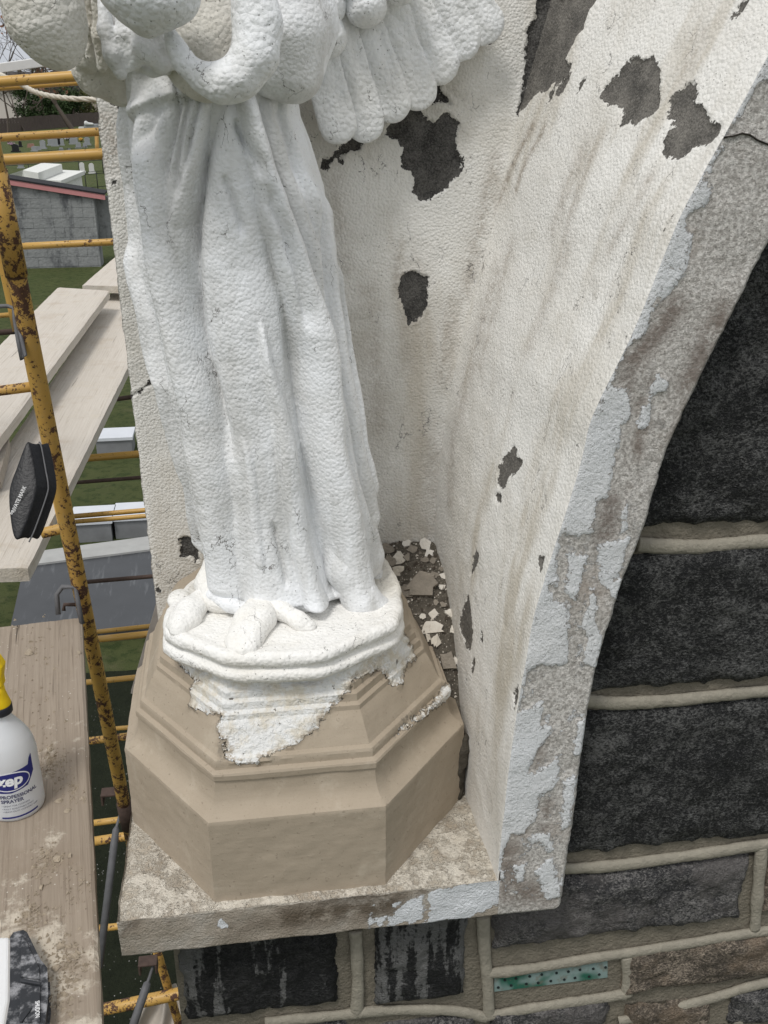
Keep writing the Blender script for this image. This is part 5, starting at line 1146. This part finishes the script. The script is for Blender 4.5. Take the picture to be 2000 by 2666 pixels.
# pale tarpaulin below the ledge
nx, ny = 40, 40
X, Yg = np.meshgrid(np.linspace(-.75, -.22, nx), np.linspace(.9, 2.6, ny), indexing='ij')
P3 = np.stack([X, Yg, -2.2+0*X], -1); P3[..., 2] += .12*fbm(P3, 3.5, 3, 3)+.05*np.sin(X*25+Yg*6)-.9*(Yg-.9)*.3
q0 = [atd(365, 2590, 3.7), atd(400, 2555, 3.7), atd(455, 2575, 3.7), atd(490, 2700, 3.7), atd(340, 2700, 3.7)]
Vt = []; nu = 30
for i in range(nu):
    for j in range(nu):
        a_, b_ = i/(nu-1), j/(nu-1); p = (q0[0]*(1-a_)+q0[2]*a_)*(1-b_)+(q0[4]*(1-a_)+q0[3]*a_)*b_
        p = p+FW*(.03*sin(a_*14+b_*5)+.02*float(fbm(np.array([p]), 9, 3, 2)[0]))+np.array([0, 0, .02*sin(a_*9)]); Vt.append(p)
tag(mesh('tarpaulin', Vt, grid_faces(nu, nu), plain('pale canvas', (.42, .38, .33), .9, .15, 20)), 'crumpled pale canvas tarpaulin hanging behind the scaffold leg below the ledge', 'tarpaulin')

# ------------------------------------------------------------------ cemetery behind the scaffold
def maus():
    t = thing('grey_mausoleum', 'grey weathered stone mausoleum with a pink trimmed sloping roof edge beyond the scaffold', 'mausoleum')
    k = Mat('grey weathered blocks'); n = k.noise(1.2, 6, .7); c = k.mix(n, (.17, .178, .18), (.34, .345, .34)); c = k.mix(k.mul(k.step(k.noise(1.1, 5, .7, vec=k.map((1, 1, .5))), .50, .66), .85), c, (.07, .073, .08)); c = k.mix(k.mul(k.step(k.noise(5, 4, .7, vec=k.map((.3, 1, 2.5))), .56, .7), .5), c, (.10, .105, .11))
    k.bump(k.noise(9, 5), 1, .03); GW = k.end(c, .85, .2)
    Yf = 38.0; L = [aty(x, y, Yf) for x, y in ((-40, 460), (243, 510))]; xl, xr = L[0][0], L[1][0]; zl, zr_ = L[0][2], L[1][2]
    v, f = prism_geo([(xl, GZ), (xr, GZ), (xr, zr_), (xl, zl)], Yf+.03, Yf+.9); mesh('body', v, f, GW, t, smooth=False)
    rows = 7; H = (zr_-GZ-.1)/rows
    for r in range(rows+2):
        z0 = GZ+.05+r*H; x = xl+.02-(.35 if r % 2 else 0)
        while x < xr-.05:
            x1 = min(x+.72, xr); xa = max(x, xl); ztop = zl+(zr_-zl)*((x1-xl)/(xr-xl))-.05; z1 = min(z0+H-.012, ztop)
            if z1-z0 > .08 and x1-xa > .05:
                bv_, bf = box_geo((xa+.005, Yf+.012+random.uniform(0, .010), z0), (x1-.005, Yf+.028, z1)); mesh('stone', bv_, bf, GW, t, smooth=False)
            x += .72
    PK = plain('pink trim', (.50, .22, .22), .7, .15, 3); BK = plain('black roofing felt', (.02, .02, .022), .8)
    for nm, mt, dz0, dz1, yo in (('roof_trim', PK, -.12, .06, -.10), ('roof', BK, .062, .12, -.12)):
        v, f = prism_geo([(xl-.1, zl+dz0), (xr+.42, zr_+dz0-.02), (xr+.42, zr_+dz1-.02), (xl-.1, zl+dz1)], Yf+yo, Yf+(.02 if nm == 'roof_trim' else 1.0)); mesh(nm, v, f, mt, t, smooth=False)
    v, f = box_geo((xr+.002, Yf+.6, GZ+.9), (xr+.45, Yf+1.0, zr_-.1)); mesh('side_block', v, f, GW, t, smooth=False)
maus()
def white_tomb():
    t = thing('white_tomb', 'white mausoleum with a stepped slab roof rising behind the grey mausoleum', 'mausoleum')
    k = Mat('white limewash'); c = k.mix(k.noise(3, 5, .7), (.62, .63, .60), (.74, .74, .70)); c = k.mix(k.mul(k.step(k.noise(9, 5, .75), .6, .68), .7), c, (.22, .21, .19)); WM = k.end(c, .8, .2)
    z1 = -2.65; lo4 = [atz(x, y, z1) for x, y in ((60, 468), (159, 470), (220, 445), (118, 440))]
    d = np.array([0, 0, -.16]); v, f = hex_geo([p+d for p in lo4], lo4); mesh('roof_slab', v, f, WM, t, smooth=False)
    z2 = -2.30; up4 = [atz(x, y, z2) for x, y in ((60, 443), (99, 450), (161, 427), (109, 424))]; v, f = hex_geo([p+np.array([0, 0, -.34]) for p in up4], up4); mesh('roof_slab', v, f, WM, t, smooth=False)
    fl = [up4[0], up4[1], up4[1]+np.array([-.1, 0, -.34]), atz(22, 455, z2-.25)]
    g = atz(22, 455, z2-.25); b4 = [g, up4[1]+np.array([0, 0, -.345]), up4[0]+np.array([0, .6, -.34]), g+np.array([0, .6, 0])]
    v = [g, up4[0]+np.array([-.003, 0, 0]), up4[1]+np.array([0, -.003, -.001]), up4[1]+np.array([0, -.003, -.34]), g+np.array([.5, -.2, -.3])]; mesh('roof_flank', v, [(0, 1, 2, 3, 4)], WM, t, smooth=False)
    w = [p+(lo4[(i+2) % 4]-p)*.06+d*1.02 for i, p in enumerate(lo4)]; v, f = hex_geo([np.array([p[0], p[1], GZ]) for p in w], w); mesh('wall', v, f, WM, t, smooth=False)
white_tomb()
STG = plain('grey headstone granite', (.27, .28, .285), .7, .15, 4); STD = plain('black polished headstone', (.02, .02, .022), .25, .2, 4); STR = plain('reddish headstone', (.30, .17, .13), .6, .2, 4); STW = plain('pale headstone marble', (.60, .60, .58), .7, .12, 4)
def headstone(x, y, hpx, wpx, mat, lab, grp):
    p = atz(x, y, GZ); s = pxm(p); h = hpx*s; w = wpx*s
    prof = [(-w/2, h*.18), (w/2, h*.18), (w/2, h*.82), (w*.3, h*.96), (0, h), (-w*.3, h*.96), (-w/2, h*.82)]
    v, f = join([prism_geo(prof, -w*.16, w*.16), box_geo((-w*.68, -w*.3, 0), (w*.68, w*.3, h*.178))])
    o = mesh('headstone', v, f, mat, None, smooth=False); o.location = p; o.rotation_euler = (0, 0, random.uniform(-.2, .2)); tag(o, lab, 'headstone', grp)
G1 = 'grey headstones on the far lawn'
Lg = 'small grey headstone on the far cemetery lawn between the yellow rails'
for x, y, h, w, lab in ((90, 394, 13, 13, 'squat grey headstone first in the group left of centre on the far lawn'), (100, 391, 10, 11, 'low rounded grey headstone between the squat one and the tall stepped one'), (113, 388, 22, 14, 'tall stepped grey headstone in the middle of the far lawn'),
        (132, 379, 17, 12, 'grey headstone first in the long row under the second yellow rail'), (144, 381, 20, 15, 'broad grey headstone just left of the black one in the long row'), (163, 379, 18, 9, 'narrow grey headstone just right of the black one in the long row'),
        (188, 376, 17, 11, 'grey headstone just right of the slim black one on the far lawn'), (198, 374, 17, 11, 'grey headstone second right of the slim black one on the far lawn'), (205, 386, 15, 13, 'grey headstone standing in front of the row, right of the slim black one'),
        (228, 378, 20, 14, 'large grey headstone furthest right on the far lawn by the short yellow upright'), (222, 384, 12, 10, 'small grey headstone in front of the large one by the short yellow upright'),
        (160, 392, 8, 10, 'very low grey marker on the grass before the black headstone of the row'), (180, 394, 8, 9, 'very low grey marker on the grass before the slim black headstone'), (55, 438, 11, 14, 'grey headstone below the third yellow rail, left of the white mausoleum')):
    headstone(x, y, h, w, STG, lab, G1)
for x, y, lab in ((215, 450, 'pale headstone standing by the black railing right of the white mausoleum'), (240, 452, 'pale headstone with a dark spot by the niche edge right of the white mausoleum')):
    headstone(x, y, 26, 13, STW, lab, None)
headstone(42, 396, 20, 17, STD, 'wide black polished headstone nearest the yellow upright on the far lawn', None)
headstone(54, 383, 15, 8, STD, 'narrow black headstone just right of the wide black one', None)
headstone(154, 378, 17, 9, STD, 'black headstone standing among the row of grey ones', None)
headstone(184, 372, 15, 7, STD, 'slim black headstone right of the white flowers on the far lawn', None)
headstone(77, 384, 10, 9, STR, 'pale reddish headstone in the middle of the far lawn', None)
headstone(84, 383, 9, 11, STR, 'dark reddish rounded headstone in the middle of the far lawn', None)
for x, y, w, h, lab in ((242, 1403, 100, 38, 'white topped low tomb left of the gap, nearest the yellow upright'), (360, 1392, 112, 34, 'white topped low tomb against the niche edge beyond the kerb'), (300, 1178, 90, 14, 'white topped low tomb furthest out under the pale planks')):
    p = atz(x, y+8, GZ); s = pxm(p); W = w*s/2
    t = thing('low_tomb', lab, 'tomb'); v, f = box_geo(p+np.array([-W, 0, 0]), p+np.array([W, .55, .30])); mesh('body', v, f, plain('grey tomb concrete', (.20, .205, .21), .85, .3, 5), t, smooth=False)
    v, f = box_geo(p+np.array([-W-.03, -.03, .302]), p+np.array([W+.03, .58, .36])); mesh('lid', v, f, plain('white tomb lid', (.58, .60, .63), .7, .08, 6), t, smooth=False)
# kerb and dark slab tomb
kz = GZ+.20
def slab4(name, pxs, z, th_, mat, lab, cat):
    P = [atz(x, y, z) for x, y in pxs]; v, f = hex_geo([p+np.array([0, 0, -th_]) for p in P], P); return tag(mesh(name, v, f, mat, None, smooth=False), lab, cat)
slab4('kerb', [(60, 1472), (470, 1420), (470, 1385), (80, 1437)], kz, .2, plain('pale concrete', (.36, .36, .345), .9, .18, 6), 'pale concrete kerb edging the dark tomb slab', 'kerb')
def wet_mat():
    k = Mat('dark sealed slab'); c = k.mix(k.noise(2.5, 5, .6), (.025, .027, .03), (.055, .058, .062)); c = k.mix(k.mul(k.step(k.noise(4, 5, .6, vec=k.map((3.5, .4, 1), rot=(0, 0, .35))), .56, .7), .7), c, (.11, .115, .12)); return k.end(c, .38, .5)
slab4('dark_tomb', [(20, 1665), (470, 1622), (470, 1425), (62, 1476)], GZ+.17, .17, wet_mat(), 'broad dark grey flat tomb slab below the scaffold', 'tomb')
# railings
IRON = plain('black iron', (.012, .012, .014), .5)
def railing(pts, h, lab, n):
    t = thing('iron_railing', lab, 'railing'); P = [atz(x, y, GZ) for x, y in pts]
    for a_, b_ in zip(P[:-1], P[1:]):
        for hh in (h, h*.2): tube('rail', [a_+np.array([0, 0, hh]), b_+np.array([0, 0, hh])], .02, IRON, t, 6)
        for i in range(n+1):
            q = a_+(b_-a_)*i/n; tube('post', [q, q+np.array([0, 0, h+.06])], .028, IRON, t, 6)
    return t
railing([(20, 425), (270, 395)], .62, 'low black iron railing crossing the far lawn behind the headstones', 5)
railing([(10, 470), (270, 452), (330, 452)], .95, 'black iron railing behind the white mausoleum', 4)
railing([(226, 498), (285, 492)], 1.0, 'short black iron railing right of the white mausoleum', 2)
# board fence
t = thing('board_fence', 'brown wooden board fence along the far side of the cemetery', 'fence')
a, b = atz(-60, 352, GZ), atz(330, 318, GZ); nb = 60; FW_ = plain('weathered fence board', (.11, .085, .075), .9, .3, 2)
for i in range(nb):
    p = a+(b-a)*(i/nb); q = a+(b-a)*((i+.93)/nb); h = 1.75+random.uniform(-.05, .05)
    v, f = hex_geo([p, q, q+np.array([0, .08, 0]), p+np.array([0, .08, 0])], [p+np.array([0, 0, h]), q+np.array([0, 0, h]), q+np.array([0, .08, h]), p+np.array([0, .08, h])]); mesh('board', v, f, FW_, t, smooth=False)
# house
t = thing('house', 'plain cream walled house beyond the board fence at the far left', 'house')
hl, hr = aty(-200, 300, 172), aty(78, 300, 172); v, f = box_geo((hl[0], 172, GZ), (hr[0], 182, float(aty(0, 228, 172)[2]))); mesh('wall', v, f, plain('cream render', (.62, .57, .52), .85, .05, 1), t, smooth=False)
e0 = aty(0, 226, 172)[2]; e1 = aty(0, 186, 172)[2]; v, f = prism_geo([(hl[0]-.8, e0), (hr[0]+.8, e0), (hr[0]-.5, e1), (hl[0], e1)], 171.2, 182.8); mesh('roof', v, f, plain('grey roof', (.16, .15, .15), .9, .2, 1), t, smooth=False)
t = thing('gabled_house', 'dark roofed house half hidden behind the evergreens', 'house')
g = aty(150, 222, 190); v, f = prism_geo([(g[0]-6, GZ), (g[0]+6, GZ), (g[0]+6, g[2]-1), (g[0]-6, g[2]-1)], 190, 198); mesh('wall', v, f, plain('tan render', (.42, .36, .30), .9, .1), t, smooth=False)
v, f = prism_geo([(g[0]-7, g[2]-1), (g[0]+7, g[2]-1), (g[0], g[2]+2.5)], 189.3, 198.6); mesh('roof', v, f, plain('dark shingles', (.07, .065, .065), .9, .2), t, smooth=False)
# trees
def leaf_mat(name, a, b):
    k = Mat(name); return k.end(k.mix(k.noise(2.2, 3), a, b), .7, .2)
BARK = plain('bark', (.10, .08, .065), .9, .3, 6); EV = leaf_mat('evergreen leaves', (.016, .034, .012), (.055, .085, .028)); YL = leaf_mat('yellow green leaves', (.085, .10, .03), (.14, .14, .05)); RD = leaf_mat('rusty leaves', (.16, .075, .05), (.24, .13, .08))
def branches(o, d, L, r, lev, V, F, tips, spread=.6, seed=0):
    e = o+d*L; g = tube_geo([o, o+d*L*.5+rng.normal(size=3)*L*.04, e], [r, r*.85, r*.65], 5, False); k = len(V); V += g[0]; F += [tuple(i+k for i in q) for q in g[1]]
    if lev == 0: tips.append(e); return
    for _ in range(3):
        nd = d+rng.normal(size=3)*spread; nd[2] += .15; nd /= np.linalg.norm(nd); branches(e, nd, L*rng.uniform(.55, .8), r*.62, lev-1, V, F, tips, spread)
def leaves(C, n, s, clump=0):
    V, F = [], []
    for c in C:
        for _ in range(n):
            p = c+rng.normal(size=3)*clump; u_ = rng.normal(size=3); u_ /= np.linalg.norm(u_); w = np.cross(u_, rng.normal(size=3)); w /= np.linalg.norm(w); q = s*rng.uniform(.6, 1.4)
            k = len(V); V += [p-u_*q, p+w*q*.5, p+u_*q, p-w*q*.5]; F.append((k, k+1, k+2, k+3))
    return V, F
def bare_tree(base, h, lab, lf=None, nl=0, lean=(0, 0, 1), name='bare_tree', r=None, lev=5):
    t = thing(name, lab, 'tree'); V, F, tips = [], [], []; d = np.array(lean, float); d /= np.linalg.norm(d)
    branches(np.asarray(base), d, h*.30, r or h*.016, lev, V, F, tips, .55); mesh('trunk', V, F, BARK, t)
    if lf: lv = leaves(tips[::3], nl, h*.016, h*.02); mesh('crown', *lv, lf, t, smooth=False)
def evergreen(px, ytop, Y, wpx, lab, mat=EV, n=2600):
    t = thing('evergreen_tree', lab, 'tree'); g = aty(px, 300, Y); top = aty(px, ytop, Y); s = pxm(g); H = top[2]-GZ; R = wpx*s/2
    tube('trunk', [(g[0], Y, GZ), (g[0]+.2, Y, GZ+H*.5)], [.25, .12], BARK, t, 8)
    cl = []
    for _ in range(34):
        z = rng.uniform(.08, .98); a_ = rng.uniform(0, 2*pi); rr_ = R*(1.05-.6*z**2)*rng.uniform(.35, 1); cl.append(np.array([g[0]+rr_*cos(a_), Y+rr_*sin(a_), GZ+H*z]))
    mesh('crown', *leaves(cl, n//34, s*3.2, R*.20), mat, t, smooth=False)
evergreen(62, 212, 168, 50, 'dark evergreen at the corner of the cream house'); evergreen(98, 250, 166, 60, 'dark low evergreen left of the leaning trunk'); evergreen(140, 240, 168, 70, 'dark evergreen behind the leaning trunk')
evergreen(190, 238, 166, 70, 'dark evergreen right of the leaning trunk'); evergreen(236, 205, 168, 70, 'olive evergreen beside the niche edge', YL); evergreen(60, 190, 185, 60, 'yellow green tree behind the top yellow rail', YL); evergreen(105, 165, 188, 40, 'thin yellow green tree under the white board', YL, 900)
evergreen(180, 195, 190, 60, 'green tree over the dark roofed house', YL, 1400); evergreen(250, 150, 195, 60, 'tall green tree nearest the statue sleeve', EV, 1800); evergreen(58, 318, 150, 34, 'small shrub before the cream house wall', YL, 700)
p = atz(186, 338, GZ); bare_tree((p[0], 150, GZ), 12, 'leaning bare tree trunk before the dark evergreens', None, 0, (-.55, 0, 1), r=.38)
p = atz(40, 338, GZ); bare_tree((p[0]+2, 146, GZ), 10, 'bare branched tree spreading before the cream house wall', None, 0, (-.35, 0, 1), r=.13, lev=6)
p = aty(12, 300, 120); bare_tree((p[0], 120, GZ), 16.5, 'tall sparse tree with rusty leaves against the sky at the far left', RD, 3, (.04, 0, 1), r=.13)
p = aty(92, 300, 175); bare_tree((p[0], 175, GZ), 22, 'bare twiggy tree rising behind the white board', None, 0, (.05, 0, 1), r=.15, lev=6)
p = aty(150, 300, 185); bare_tree((p[0], 185, GZ), 20, 'bare twiggy tree under the white board near the statue sleeve', None, 0, (0, 0, 1), r=.15, lev=6)
for x, y, mt, lab in ((176, 366, (.75, .70, .74), 'white and pink flower bunch by the black headstone on the far lawn'), (213, 369, (.62, .36, .05), 'orange flower bunch beside the headstone row on the far lawn'), (30, 380, (.60, .42, .55), 'pink flower bunch left of the wide black headstone')):
    p = atz(x, y, GZ); s = pxm(p); t = thing('flower_bunch', lab, 'flowers'); mesh('petals', *leaves([p+np.array([rng.normal()*4*s, rng.normal()*3*s, s*(5+3*rng.random())]) for _ in range(14)], 4, s*2.2, s*1.2), plain('petals', mt, .7), t, smooth=False)
    mesh('stems', *leaves([p+np.array([0, 0, s*2.5])], 20, s*2.5, s*2), EV, t, smooth=False)
# stone monument
t = thing('stone_monument', 'grey stone monument with a small white figure lying on top by the niche edge', 'monument')
p = atz(236, 352, GZ); s = pxm(p); v, f = box_geo(p+np.array([-14*s, 0, 0]), p+np.array([20*s, 2, 26*s])); mesh('block', v, f, STG, t, smooth=False)
v, f = box_geo(p+np.array([-28*s, -.2, 8*s]), p+np.array([-14.2*s, 1, 20*s])); mesh('block', v, f, STW, t, smooth=False)
fig = surface_nets(lambda G: smin(s_ell(G, p+np.array([-8*s, 0, 30*s]), (5*s, 4*s, 5*s)), s_cap(G, p+np.array([-8*s, 0, 28*s]), p+np.array([8*s, 0, 27*s]), 4*s, 3*s), 2*s), p+np.array([-16*s, -6*s, 20*s]), p+np.array([14*s, 6*s, 38*s]), s*1.0); mesh('figure', *fig, STW, t)
